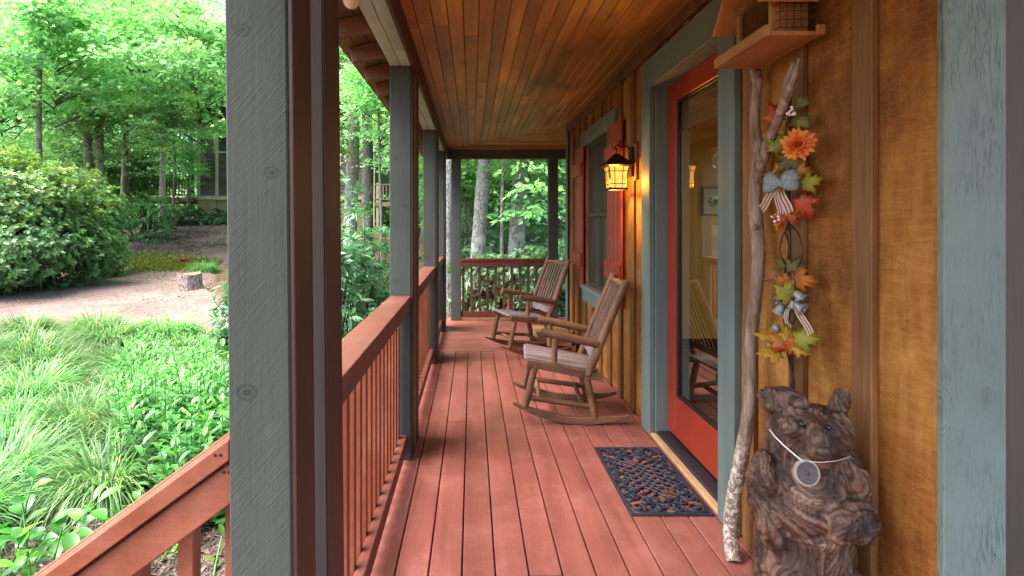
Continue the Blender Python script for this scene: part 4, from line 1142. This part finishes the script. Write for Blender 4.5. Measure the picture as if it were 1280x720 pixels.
# ------------------------------------------------------------------ trees
def crown_mesh(name, nclump, nleaf, rx, rz, mat, Lr=(.10,.16), flatness=.16, cl=.62, seed=0, branches=True):
    r = np.random.default_rng(seed)
    u = r.normal(size=(nclump, 3)); u /= np.linalg.norm(u, axis=1, keepdims=True)
    rad = r.random(nclump)**.45
    lob = 1+.28*np.sin(u[:,0]*3.1+seed)+.22*np.sin(u[:,1]*4.3+seed*2)+.2*np.sin(u[:,2]*3.7+seed*3)
    cc = u*(rad*lob)[:,None]*np.array([rx, rx, rz])
    s = cl*(.55+.9*r.random(nclump))
    cid = np.repeat(np.arange(nclump), nleaf); n = len(cid)
    off = r.normal(size=(n, 3))*np.array([.5, .5, flatness])*s[cid][:,None]
    # outward droop of every spray
    off[:,2] -= .22*(off[:,0]**2+off[:,1]**2)/s[cid]
    C = cc[cid]+off
    D = unit(off*np.array([1,1,.3])+r.normal(size=(n,3))*.35+np.array([0,0,-.12]))
    N = unit(r.normal(size=(n,3))*.5+np.array([0,0,1.0]))
    L = Lr[0]+(Lr[1]-Lr[0])*r.random(n)
    V, F = quads(C, D, N, L, L*(.5+.25*r.random(n)), .12)
    cr = r.random(nclump)
    rv = np.clip(cr[cid]*.55+.45*r.random(n), 0, 1)
    me = np_mesh(name, V, F, rv, mat, False)
    bm = MB()
    if branches:
        for k in range(0, nclump, 2):
            p = Vector(cc[k]); h = Vector((0, 0, min(max(p.z-.55*math.hypot(p.x, p.y), -rz*.95), rz*.8)))
            mid = h.lerp(p, .55)+Vector((0,0,.18*(p-h).length*.5))
            bm.tube([h, mid, p], [.006+.007*(p-h).length, .008, .003], 4, caps=False)
    return me, bm
def bmesh_only(mb, name, mat):
    me = bpy.data.meshes.new(name); me.from_pydata(mb.v, [], mb.f); me.materials.append(mat)
    at = me.attributes.new('rnd', 'FLOAT', 'FACE'); at.data.foreach_set('value', mb.r); me.update(); return me
CR = []
for i in range(4):
    a, b_ = crown_mesh('crown', 105, 85, 2.7, 3.6, M['tree_leaf'] if i < 3 else M['tree_leaf_dark'], (.15,.24), .10, .85, 11+i)
    CR.append((a, bmesh_only(b_, 'branches', M['twig'])))
def tree(name, label, x, y, r, lean, H, crowns, bk='bark', base_flare=1.35, group='trees of the wood beyond the porch', bend=0, low=True):
    z0 = float(tz(x, y))-.05
    t = thing(name, label, 'tree', (x, y, z0), 0, group)
    q = MB(); N = 14; pts = []; rad = []
    ph = random.random()*6
    for i in range(N+1):
        u = i/N; hh = H*u
        pts.append((lean[0]*hh+.035*math.sin(hh*.9+ph)*min(1,hh), lean[1]*hh+.035*math.cos(hh*.8+ph)*min(1,hh), hh))
        rad.append(r*(1-.72*u)*(1+(base_flare-1)*math.exp(-hh*2.2)))
    q.tube(pts, rad, 14, jit=.10); q.build('trunk', M[bk], t)
    for (dx, dy, dz, sc, rz, ci) in crowns:
        o = link('crown', CR[ci][0], t, (lean[0]*dz+dx, lean[1]*dz+dy, dz), (0, 0, rz), (sc, sc, sc*.95))
        o2 = link('branches', CR[ci][1], t, (lean[0]*dz+dx, lean[1]*dz+dy, dz), (0, 0, rz), (sc, sc, sc*.95))
    return t
GW = 'trees of the wood beyond the porch'
tr = []
def X_(px, Y): return (px-590)*Y/640
tree('broadleaf_tree', 'left stem of the twin grey trunks rising behind the big round shrub', X_(107,20), 20, .17, (.02,0), 14, [(0,0,7.6,1.05,0,0)])
tree('broadleaf_tree', 'right stem of the twin grey trunks rising behind the big round shrub', X_(122,20), 20.1, .17, (-.01,0), 14, [(.3,-.8,5.8,.72,2,1)])
tree('broadleaf_tree', 'dark slender trunk between the twin trunks and the pale tree on the bank', X_(155,22), 22, .15, (.003,0), 14, [(.2,0,7.8,1.05,1,2)], 'bark_dark')
tree('pale_trunk_tree', 'pale smooth trunk standing alone on the dark mulch bank', X_(204,21.5), 21.5, .135, (-.004,0), 11, [(-.1,-.3,6.6,.85,3,1)], 'bark_pale')
tree('broadleaf_tree', 'leafy tree hanging bright branches in front of the neighbour house, close behind the first post', X_(302,17), 17, .11, (-.02,0), 10, [(-1.2,0,6.9,.95,4,0),(-1.9,-.6,4.5,.42,4.4,2)], 'bark_dark')
tree('broadleaf_tree', 'tree at the left edge with low spreading branches above the round shrub', X_(-20,17), 17, .15, (.02,0), 12, [(.5,0,6.2,1.05,5,2)])
tree('broadleaf_tree', 'bright crown filling the top left corner of the view', X_(55,15), 15, .10, (-.05,.03), 11, [(.5,0,7.3,.9,.6,0)], 'bark_dark')
tree('broadleaf_tree', 'thin tree behind the pale bank tree, in front of the house deck', X_(215,24), 24, .06, (.03,0), 10, [(-.2,.4,7.7,.85,1.7,1)], 'bark_dark')
# between the first two posts
tree('tall_trunk_tree', 'pale grey trunk seen just right of the nearest post', X_(438,14), 14, .20, (.012,0), 15, [(.3,0,8.6,.85,2.2,2),(-.9,-1.2,4.6,.42,1,0)], 'bark')
tree('tall_trunk_tree', 'dark thick trunk before the neighbour house, right of a pale trunk', X_(459,17), 17, .22, (-.004,0), 15, [(0,0,9,.9,3.1,1)], 'bark_dark')
tree('broadleaf_tree', 'leafy sapling with bright sprays between the near posts', X_(470,11), 11.5, .045, (.0,0), 6.5, [(0,0,4.9,.42,.3,2)], 'bark_dark')
# far end
tree('tall_trunk_tree', 'leaning speckled grey trunk at the left of the far railing opening', X_(590,11.8), 11.8, .185, (.095,0), 13, [(1.0,.5,7.6,.85,.4,3)], 'bark', 1.15)
tree('tall_trunk_tree', 'straighter speckled grey trunk in the middle of the far railing opening', X_(639,12.6), 12.6, .215, (.07,0), 14, [(.6,1.5,8.5,.95,1.4,3)], 'bark', 1.15)
tree('tall_trunk_tree', 'speckled trunk in the narrow slot left of the far railing', X_(561,10.6), 10.6, .13, (-.008,0), 11, [(-.4,.6,7.2,.75,2.4,0)], 'bark', 1.1)
tree('broadleaf_tree', 'thin dark trunk deep in the wood beyond the far railing', X_(589,19), 19, .11, (0,0), 12, [(0,0,6.0,.9,.4,3)], 'bark_dark')
tree('broadleaf_tree', 'dense green tree behind the right half of the far railing', X_(690,16), 16, .14, (0,0), 11, [(0,0,4.6,.95,1.1,3)], 'bark_dark')
tree('broadleaf_tree', 'low leafy tree between the two speckled trunks beyond the railing', X_(628,17), 17.5, .09, (0,0), 9, [(0,0,3.6,.8,2.0,0)], 'bark_dark')
tree('broadleaf_tree', 'low leafy tree left of the leaning trunk beyond the railing', X_(582,15), 15.5, .07, (0,0), 8, [(-.4,0,3.0,.55,2.7,2)], 'bark_dark')
tree('broadleaf_tree', 'small leafy branch tree dipping below the end beam of the porch', X_(628,10.5), 10.9, .05, (.02,0), 6, [(.1,0,4.6,.36,.9,1)], 'bark_dark')
tree('broadleaf_tree', 'leafy tree seen through the gap right of the far posts', X_(716,12), 12, .08, (0,0), 8, [(.3,0,4.2,.75,2.9,1)], 'bark_dark')

for px_, Y_, lb_, sc_ in ((70,23,'small understorey tree behind the top of the big round shrub',.62),(138,24.5,'small understorey tree between the twin trunks and the dark trunk',.6),(183,26,'small understorey tree left of the pale bank tree',.55),(15,22,'small understorey tree at the far left edge behind the round shrub',.65),(235,25.5,'small bright understorey tree in front of the neighbour house deck',.4)):
    tree('small_tree', lb_, X_(px_, Y_), Y_, .05, (0, 0), 4.6, [(0, 0, 2.9 if sc_ > .5 else 3.6, sc_, px_*.1, int(px_) % 3)], 'bark_dark', 1.2, 'small trees under the canopy')
# wood far behind
def woodland():
    n0 = 4600; r = np.random.default_rng(5)
    x = r.uniform(-52, 26, n0); y = r.uniform(30, 52, n0); z = tz(x, y)+r.random(n0)**1.25*25
    cc = np.stack([x, y, z], 1); s = 1.0+1.4*r.random(n0)
    nl = 56; cid = np.repeat(np.arange(n0), nl); n = len(cid)
    off = r.normal(size=(n, 3))*np.array([.55,.55,.28])*s[cid][:,None]
    D = unit(off*np.array([1,1,.4])+r.normal(size=(n,3))*.4)
    N = unit(r.normal(size=(n,3))*.4+np.array([0,-.3,1.0]))
    L = .22+.22*r.random(n)
    V, F = quads(cc[cid]+off, D, N, L, L*.6, .12)
    rv = np.clip(r.random(n0)[cid]*.6+.4*r.random(n), 0, 1)
    tag(link('woodland', np_mesh('woodland', V, F, rv, M['tree_leaf'], False)), 'dense green wood closing the view behind the trees and house', 'woodland', kind='stuff')
woodland()
def wood_row(px, Y, label, ci, sc, dz, r=.14):
    tree('broadleaf_tree', label, X_(px, Y), Y, r, (random.uniform(-.02,.02),0), 15, [(0,0,dz,sc,random.random()*6,ci)], 'bark_dark')
for a in ((20,27,'far tree behind the left edge of the round shrub',0,1.5,8),(75,26,'far tree filling the view left of the twin trunks',3,1.4,6.5),(135,28,'far tree behind the gap between twin and dark trunks',2,1.5,8),
          (180,33,'far tree behind the left deck of the neighbour house',1,1.5,8.5),(240,34,'far tree rising behind the neighbour house roof at left',0,1.6,10),(445,30,'far tree behind the pale trunk right of the nearest post',3,1.3,9),
          (530,24,'far tree seen between the second and third posts',1,1.3,6.5),(565,27,'far tree in line with the narrow slot by the end post',3,1.3,7),(610,25,'far dark tree behind the leaning speckled trunk',3,1.3,5.5),
          (650,28,'far dark tree behind the straighter speckled trunk',0,1.4,6.5),(700,26,'far tree at the right end of the far railing opening',3,1.4,6)):
    wood_row(*a)

# ------------------------------------------------------------------ shrubs
def shrub(name, label, x, y, rx, ry, h, nwh, per, Lr, Wr, mat, seed, droop=.25, stems=5, up=.55, tip=.0, group=None, shell=.75):
    r = np.random.default_rng(seed); z0 = float(tz(x, y))
    t = thing(name, label, 'shrub', (x, y, z0), 0, group)
    u = r.normal(size=(nwh, 3)); u[:,2] = np.where(r.random(nwh) < .62, np.abs(u[:,2])*1.1-.2, -np.abs(u[:,2])*.8); u /= np.linalg.norm(u, axis=1, keepdims=True)
    rad = shell+(1-shell)*r.random(nwh)
    inner = r.random(nwh) < .25; rad[inner] *= .55+.4*r.random(inner.sum())
    lob = 1+.13*np.sin(u[:,0]*5+seed)+.12*np.sin(u[:,1]*6+2*seed)+.10*np.sin(u[:,2]*7+seed)
    cc = u*(rad*lob)[:,None]*np.array([rx, ry, h*.60])+np.array([0,0,h*.42])
    cc[:,2] = np.maximum(cc[:,2], .08)
    cid = np.repeat(np.arange(nwh), per); n = len(cid)
    ax = unit(u*np.array([1,1,.6])+np.array([0,0,up])+r.normal(size=(nwh,3))*.25)
    a = r.random(n)*2*PI
    e1 = unit(np.cross(ax, np.array([.3,.2,.93]))); e2 = np.cross(ax, e1)
    rd = e1[cid]*np.cos(a)[:,None]+e2[cid]*np.sin(a)[:,None]
    el = .15+.75*r.random(n)
    D = unit(rd*np.cos(el)[:,None]+ax[cid]*np.sin(el)[:,None]*.9)
    N = unit(ax[cid]-D*np.sum(ax[cid]*D, 1, keepdims=True)+r.normal(size=(n,3))*.15)
    C = cc[cid]-ax[cid]*(r.random(n)*Lr[1]*.6)[:,None]
    L = Lr[0]+(Lr[1]-Lr[0])*r.random(n)
    V, F, nf = strips(C, D, N, L, L*Wr, (.15,.85,1,.75,.08), droop, .15)
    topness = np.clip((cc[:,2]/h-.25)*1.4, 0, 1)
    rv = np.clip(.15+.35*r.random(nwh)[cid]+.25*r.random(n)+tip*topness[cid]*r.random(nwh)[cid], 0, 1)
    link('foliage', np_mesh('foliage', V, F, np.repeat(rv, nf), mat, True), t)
    q = MB()
    for k in range(stems):
        a = k*2*PI/stems+random.random(); b0 = .15*rx
        q.tube([(b0*math.cos(a), b0*math.sin(a), -.05), (rx*.35*math.cos(a+.3), ry*.35*math.sin(a+.3), h*.35), (rx*.6*math.cos(a), ry*.6*math.sin(a), h*.65)], [.035,.026,.008], 7, jit=.2)
    for k in range(0, nwh, 6):
        p = Vector(cc[k]); q.tube([Vector((p.x*.35, p.y*.35, p.z*.55)), p], [.010,.005], 4, caps=False)
    q.build('stems', M['twig'], t)
    return t
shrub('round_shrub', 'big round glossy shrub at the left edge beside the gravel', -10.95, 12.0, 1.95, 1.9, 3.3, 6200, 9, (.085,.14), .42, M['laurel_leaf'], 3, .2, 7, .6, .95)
shrub('round_shrub', 'smaller yellow green shrub with bare stems right behind the big round shrub', X_(118,14), 14, .75, .8, 2.75, 1300, 9, (.08,.13), .42, M['laurel_leaf'], 4, .2, 7, .6, 1.0)
shrub('low_shrub', 'light shrub on the mulch bank left of the pale trunk', X_(165,19), 19.5, 1.3, .9, 2.0, 600, 8, (.09,.14), .42, M['laurel_leaf'], 5, .2, 6, .6, .6)
shrub('low_shrub', 'dark shrub under the deck of the neighbour house', X_(222,24), 24.5, 1.2, .8, 1.0, 420, 8, (.10,.16), .42, M['rhodo_leaf'], 15, .2, 5, .6, .2)
shrub('low_shrub', 'dark shrub against the tan foundation of the neighbour house', X_(268,24), 24.8, 1.1, .7, .8, 320, 8, (.10,.16), .42, M['rhodo_leaf'], 16, .2, 5, .6, .2)
shrub('rhododendron', 'rhododendron by the gravel edge, just left of the nearest post', -2.95, 7.2, .55, .6, 1.85, 260, 10, (.12,.19), .24, M['rhodo_leaf'], 6, .18, 6, .7, .3)
shrub('rhododendron', 'tall rhododendron filling the gap behind the nearest railing', -1.62, 6.1, .75, .8, 2.25, 430, 10, (.11,.18), .25, M['rhodo_leaf'], 7, .2, 6, .7, .3)
shrub('rhododendron', 'rhododendron outside the middle side railing', -1.7, 8.0, .8, .9, 2.2, 380, 10, (.11,.18), .25, M['rhodo_leaf'], 8, .2, 6, .7, .3)
shrub('rhododendron', 'rhododendron deeper behind the nearest railing beside the pale trunk', -2.6, 9.0, .9, .9, 2.1, 380, 10, (.12,.19), .25, M['rhodo_leaf'], 9, .2, 6, .7, .3)
shrub('rhododendron', 'rhododendron outside the left half of the far railing', .25, 9.9, .75, .6, 1.55, 330, 10, (.11,.17), .25, M['rhodo_leaf'], 10, .2, 6, .7, .3)
shrub('rhododendron', 'rhododendron topping the rail at the right half of the far railing', 1.2, 9.7, .85, .65, 1.72, 420, 10, (.12,.18), .25, M['rhodo_leaf'], 11, .2, 6, .7, .4)
shrub('rhododendron', 'rhododendron right of the far posts behind the farther chair', 2.6, 10.0, .9, .7, 2.0, 360, 10, (.11,.17), .25, M['rhodo_leaf'], 12, .2, 6, .7, .2)
shrub('rhododendron', 'dark rhododendron behind the leaning speckled trunk', .35, 13.4, 1.4, .8, 1.9, 420, 10, (.12,.18), .25, M['rhodo_leaf'], 13, .2, 6, .7, .1)
# broad leaved plants at the lower left
def broad(label, x, y, h, n, seed, L0=.13):
    r = np.random.default_rng(seed); z0 = float(tz(x, y)); t = thing('broadleaf_plant', label, 'plant', (x, y, z0), 0, 'broad leaved plants under the stair rail')
    ns = 9; q = MB(); C = []; D = []
    for s in range(ns):
        a = s*2.4; rr_ = .1+.26*r.random(); tipp = np.array([math.cos(a)*rr_*1.6, math.sin(a)*rr_*1.6, h*(.65+.35*r.random())]); bs = np.array([math.cos(a)*.08, math.sin(a)*.08, 0])
        q.tube([bs, (bs+tipp)/2*np.array([.8,.8,1.05]), tipp], [.008,.006,.004], 6)
        for k in range(n//ns):
            u = .35+.65*k/(n//ns-1); C.append(bs+(tipp-bs)*u); b_ = a+k*2.2; D.append((math.cos(b_), math.sin(b_), .55+.5*r.random()))
    C = np.array(C); D = unit(np.array(D)); m = len(C)
    V, F, nf = strips(C, D, unit(np.array([[0,0,1.0]])-D*D[:,2:3]+r.normal(size=(m,3))*.2), L0*(.7+.5*r.random(m)), L0*.42*np.ones(m), (.12,.7,1,.95,.65,.1), .22, .15)
    link('foliage', np_mesh('foliage', V, F, np.repeat(r.random(m), nf), M['broad_leaf'], True), t); q.build('stems', M['grass_leaf'], t)
broad('glossy broad leaved plant at the bottom left corner by the mulch', -2.32, 2.72, .62, 72, 1, .17)
broad('second glossy broad leaved plant behind the one in the bottom left corner', -2.75, 3.0, .55, 63, 2, .16)
broad('small broad leaved plant beside the middle of the stair rail', -2.05, 3.28, .42, 45, 3, .13)
broad('small broad leaved sprig showing under the stair rail', -1.52, 2.95, .18, 36, 4, .10)

# ornamental grass
def grass_mesh(seed, n=1100, H=1.15):
    r = np.random.default_rng(seed); a = r.random(n)*2*PI; rr_ = .17*np.sqrt(r.random(n))
    C = np.stack([np.cos(a)*rr_, np.sin(a)*rr_, np.zeros(n)], 1)
    b_ = a+r.normal(size=n)*.5; tilt = .25+.65*r.random(n)
    D = unit(np.stack([np.cos(b_)*tilt, np.sin(b_)*tilt, np.ones(n)], 1))
    N = unit(np.stack([-np.cos(b_), -np.sin(b_), tilt], 1))
    L = H*(.55+.55*r.random(n))
    V, F, nf = strips(C, D, N, L, np.full(n, .0125), (.8,1,1,.9,.65,.35,.05), .35+.5*r.random(n), .1)
    rv = np.clip(.1+.75*r.random(n), 0, 1); rv[r.random(n) < .05] = 1
    return np_mesh('blades', V, F, np.repeat(rv, nf), M['grass_leaf'], True)
GM = [grass_mesh(21), grass_mesh(22), grass_mesh(23)]
labs = ['arching grass clump in front, nearest the stair rail on the mulch','grass clump at the left edge with yellowish blades in front','grass clump just behind the front clump by the stair rail','grass clump at the left edge in the second row',
        'grass clump in the middle of the grass bed','grass clump in the left half of the bed behind the second row','back grass clump touching the leafy perennials','grass clump at the back left by the gravel','grass clump at the far left of the middle row','back right grass clump nearest the gravel edge','large grass clump far left below the gravel']
labs += ['grass clump at the left edge between the front and second rows','grass clump left of centre between the second and third rows','grass clump right of centre in the third row','grass clump left of centre in the third row','grass clump half under the perennials in the middle','grass clump left of centre one row before the gravel','far left grass clump one row before the gravel','grass clump in the very middle of the grass bed']
labs[17:17] = ['grass clump left of the perennials at the gravel edge','tall grass clump at the gravel edge in the middle of the bed','left grass clump at the gravel edge','outermost left grass clump in the middle rows','grass clump between the second and third rows by the perennials','grass clump low in the left corner behind the broad leaved plants']
spots = [(-2.9,4.05),(-3.85,4.15),(-3.35,4.95),(-4.5,5.0),(-3.95,5.85),(-5.15,6.0),(-4.75,7.0),(-6.3,7.3),(-5.7,5.2),(-4.05,7.3),(-5.6,7.9),(-4.9,8.2),(-6.1,8.3),(-7.2,8.3),(-6.6,6.3),(-3.5,6.5),(-3.6,3.5),(-4.5,4.2),(-5.0,5.6),(-4.2,6.6),(-5.5,6.7),(-3.2,5.7),(-5.9,6.9),(-6.9,7.2),(-4.0,5.2)]
for i, ((x, y), lb) in enumerate(zip(spots, labs)):
    t = thing('ornamental_grass', lb, 'grass clump', (x, y, float(tz(x, y))+.02), random.random()*6, 'arching ornamental grass clumps in the garden bed')
    link('blades', GM[i % 3], t, sc=(1, 1, random.uniform(.85, 1.05)))
# leafy perennial bed
def perennials():
    r = np.random.default_rng(31); C = []; D = []; L = []; rv = []; q = MB(); cnt = 0
    while cnt < 1250:
        y = 3.4+4.9*r.random()**.85; xl = -2.35-(y-3.4)*.66; x = r.uniform(xl, -.85)
        if y < 4.2 and x < -2.2: continue
        if x > -2.2 and y > 5.4: continue
        if x > -2.75 and y > 6.6: continue
        z = float(tz(x, y)); h = r.uniform(.46, .78)*(1.22 if x > -2.6 else 1)*(1.0 if r.random() < .93 else 1.4)*(1-.55*min(1, max(0, (y-4.6)/2.6)))
        lx, ly = r.normal()*.08, r.normal()*.08
        top = np.array([x+lx, y+ly, z+h]); b_ = np.array([x, y, z])
        q.tube([b_, top], [.005, .003], 3, caps=False)
        m = 18
        for k in range(m):
            u = .12+.88*k/(m-1); a = k*2.4+cnt
            C.append(b_+(top-b_)*u); e = .25+.9*u*u+r.normal()*.15
            D.append((math.cos(a), math.sin(a), e)); L.append((.135 if u < .85 else .085)*(.75+.5*r.random())); rv.append(.1+.4*r.random()+.45*u**3)
        cnt += 1
    C = np.array(C); D = unit(np.array(D)); n = len(C)
    V, F, nf = strips(C, D, unit(np.array([[0,0,1.0]])-D*D[:,2:3]+r.normal(size=(n,3))*.15), np.array(L), np.array(L)*.33, (.2,.95,.8,.06), .22, .15)
    F2 = np.array(q.f); V2 = np.array(q.v); 
    V = np.concatenate([V, V2]); F = np.concatenate([F, F2+len(V)-len(V2)]); R2 = np.concatenate([np.repeat(np.clip(rv, 0, 1), nf), np.full(len(F2), .2)])
    tag(link('perennial_bed', np_mesh('perennial_bed', V, F, R2, M['peren_leaf'], True)), 'dense bright green leafy perennials filling the bed beside the porch', 'perennials', kind='stuff')
perennials()
# stump
sx, sy = X_(237, 12.2), 12.2
t = thing('tree_stump', 'weathered cut tree stump on the pale gravel', 'stump', (sx, sy, float(tz(sx, sy))))
q = MB(); vs = []; fs = []; n = 28
for j, (rr_, z) in enumerate(((.33,-.05),(.28,.08),(.255,.25),(.25,.42),(.245,.44))):
    for k in range(n):
        a = 2*PI*k/n; rad_ = rr_*(1+.07*math.sin(a*5+1)+.05*math.sin(a*9+j*.2)); vs.append((rad_*math.cos(a), rad_*math.sin(a), z+(.03*math.sin(a*2) if j > 2 else 0)))
for j in range(4):
    for k in range(n): fs.append((j*n+k, j*n+(k+1) % n, (j+1)*n+(k+1) % n, (j+1)*n+k))
q.add(vs, fs, smooth=True); q.build('bark', M['stump'], t)
q = MB(); q.add([(v[0]*.985, v[1]*.985, v[2]+.002) for v in vs[-n:]], [tuple(range(n))]); q.build('cut_face', flat('cut_wood', (.17,.12,.095), .85, 0, .2, .3, 25), t)
# bare stems on the bank
sp = thing('dead_fern', 'small rust brown dead fern at the mossy edge right of the moss', 'plant', (X_(232,16.2), 16.2, float(tz(X_(232,16.2), 16.2))+.05))
r = np.random.default_rng(2); n = 70; a = r.random(n)*6.28
D = unit(np.stack([np.cos(a), np.sin(a), .6+r.random(n)], 1)); V, F, nf = strips(np.zeros((n,3)), D, unit(np.stack([-np.cos(a),-np.sin(a),np.ones(n)],1)), .25+.25*r.random(n), np.full(n,.05), (.4,1,.8,.1), .4)
link('fronds', np_mesh('fronds', V, F, np.repeat(r.random(n), nf), leaf('dead_frond', [(0,(.16,.05,.02)),(1,(.36,.15,.07))], .2), True), sp)
sg = thing('ornamental_grass', 'green grass tuft at the far gravel edge left of the stump', 'grass clump', (X_(255,15), 15, float(tz(X_(255,15),15))), 0, 'arching ornamental grass clumps in the garden bed'); link('blades', GM[1], sg, sc=(.9,.9,.8))

# ------------------------------------------------------------------ neighbour house
HY = 27.0; hz = float(tz(-10, HY))-.3
hs_ = thing('neighbour_house', 'dark sided neighbour house with beige trim and decks among the trees', 'house', (-10, HY, hz))
def hb(m, x0, x1, y0, y1, z0, z1, **k): return m.box(x0+10, x1+10, y0-HY, y1-HY, z0-hz, z1-hz, **k)
HL, HR = -14.5, -5.15
q = MB(); z = 2.95
while z < 8.0: 
    q.prism([(-.03, z-hz), (0, z+.185-hz), (.1, z+.185-hz), (.1, z-hz)], HL+10, HR+10, 'x'); z += .185
z = 1.25
hb(q, HL+.05, HR-.05, HY+.1, HY+7, 2.95, 8.0); q.build('wall', M['siding'], hs_)
q = MB(); hb(q, HL+.1, HR-.1, HY+.05, HY+6.9, hz, 2.76); q.build('foundation', M['stucco'], hs_)
q = MB(); hb(q, HL-.05, HR+.05, HY-.08, HY+.0, 2.765, 2.945); hb(q, HL+.02, HL+.2, HY-.07, HY-.032, 2.95, 8.0); hb(q, HL+1.0, HL+1.16, HY-.07, HY-.032, 2.95, 8.0); hb(q, HR-.16, HR+.03, HY-.07, HY-.032, 1.2, 8.0); q.build('corner_trim', M['beige'], hs_)
q = MB(); hb(q, HL+.02, HL+1.0, HY-.03, HY+.04, 1.2, 2.76); q.build('pier', M['stucco'], hs_)
for x0, x1, z0, z1 in ((-13.6,-12.4,5.3,6.6),(-10.5,-9.3,5.3,6.6),(-7.9,-6.9,4.6,6.0)):
    q = MB(); hb(q, x0, x1, HY-.06, HY-.031, z0-.1, z0); hb(q, x0, x1, HY-.06, HY-.031, z1, z1+.1); hb(q, x0, x0+.1, HY-.06, HY-.031, z0, z1); hb(q, x1-.1, x1, HY-.06, HY-.031, z0, z1); wf = q.build('window', M['beige'], hs_)
    q = MB(); hb(q, x0+.1, x1-.1, HY-.045, HY-.031, z0, z1); q.build('pane', M['winglass'], wf)
q = MB(); q.prism([(-.9, 7.7-hz), (3.5, 10.6-hz), (7.9, 7.7-hz), (7.9, 7.9-hz), (3.5, 10.85-hz), (-.9, 7.9-hz)], HL-.5+10, HR+.5+10, 'x'); q.build('roof', M['roof'], hs_)
def hdeck(x0, x1, zf):
    q = MB(); hb(q, x0, x1, HY-.6, HY+2.6, zf-.22, zf); dk = q.build('deck', M['deckwood'], hs_)
    q = MB(); hb(q, x0, x1, HY-.58, HY-.48, zf+.88, zf+.95); hb(q, x0, x1, HY-.56, HY-.50, zf+.1, zf+.16)
    n = int((x1-x0)/.16)
    for i in range(n): xx = x0+(i+.5)*(x1-x0)/n; hb(q, xx-.025, xx+.025, HY-.555, HY-.505, zf+.16, zf+.88)
    q.build('deck_railing', M['deckwood'], dk)
    for xx in (x0+.05, x1-.15):
        q = MB(); hb(q, xx, xx+.13, HY-.56, HY-.43, hz-.2, zf+1.0); q.build('deck_post', M['beige'], dk)
hdeck(-17.8, -14.6, 2.85); hdeck(-5.0, -2.2, 2.6)
q = MB()
for i in range(9): hb(q, -19.4+i*.2, -19.15+i*.2, HY-.5, HY+.6, 1.25+i*.17, 1.30+i*.17)
q.prism([(-9.6,1.2-hz+.0),(-9.6,1.45-hz),(-7.8,2.95-hz),(-7.8,2.7-hz)], -.55, -.5, 'y'); q.prism([(-9.6,2.1-hz),(-9.6,2.2-hz),(-7.8,3.7-hz),(-7.8,3.6-hz)], -.55, -.5, 'y')
q.build('stair', M['deckwood'], hs_)

# ------------------------------------------------------------------ light
W = bpy.data.worlds.new('World'); S.world = W; W.use_nodes = True
nt = W.node_tree; bg = nt.nodes['Background']
sky = nt.nodes.new('ShaderNodeTexSky'); sky.sky_type = 'NISHITA'; sky.sun_disc = False
EL, AZ = math.radians(62), math.radians(-114)   # azimuth measured from +Y towards +X
sky.sun_elevation = EL; sky.sun_rotation = AZ; sky.air_density = 1.0; sky.dust_density = 3.0; sky.ozone_density = .6
nt.links.new(sky.outputs[0], bg.inputs[0]); bg.inputs[1].default_value = .15
sd = bpy.data.lights.new('sun', 'SUN'); sd.energy = 3.2; sd.angle = math.radians(60); sd.color = (1, .96, .9)
so = bpy.data.objects.new('sun', sd); COL.objects.link(so)
dirv = Vector((math.sin(AZ)*math.cos(EL), math.cos(AZ)*math.cos(EL), math.sin(EL)))
so.rotation_euler = (-dirv).to_track_quat('-Z', 'Y').to_euler(); so.location = (-8, 4, 14)

# ------------------------------------------------------------------ camera and render settings
cd = bpy.data.cameras.new('camera'); cam = bpy.data.objects.new('camera', cd); COL.objects.link(cam)
cam.location = (0, 0, CAMZ); cam.rotation_euler = (PI/2, 0, 0)
cd.sensor_width = 36; cd.lens = 18; cd.shift_x = 50/1280; cd.shift_y = -81/1280; cd.clip_start = .05; cd.clip_end = 400
S.camera = cam
S.view_settings.view_transform = 'Standard'; S.view_settings.look = 'None'; S.view_settings.gamma = 1; S.view_settings.use_curve_mapping = False
S.view_settings.exposure = 2.5
S.cycles.use_denoising = True
S.cycles.max_bounces = 8; S.cycles.diffuse_bounces = 5; S.cycles.glossy_bounces = 4; S.cycles.transparent_max_bounces = 10; S.cycles.transmission_bounces = 4
S.cycles.sample_clamp_indirect = 8; S.cycles.caustics_reflective = False; S.cycles.caustics_refractive = False
S.render.resolution_x = 1024; S.render.resolution_y = 576
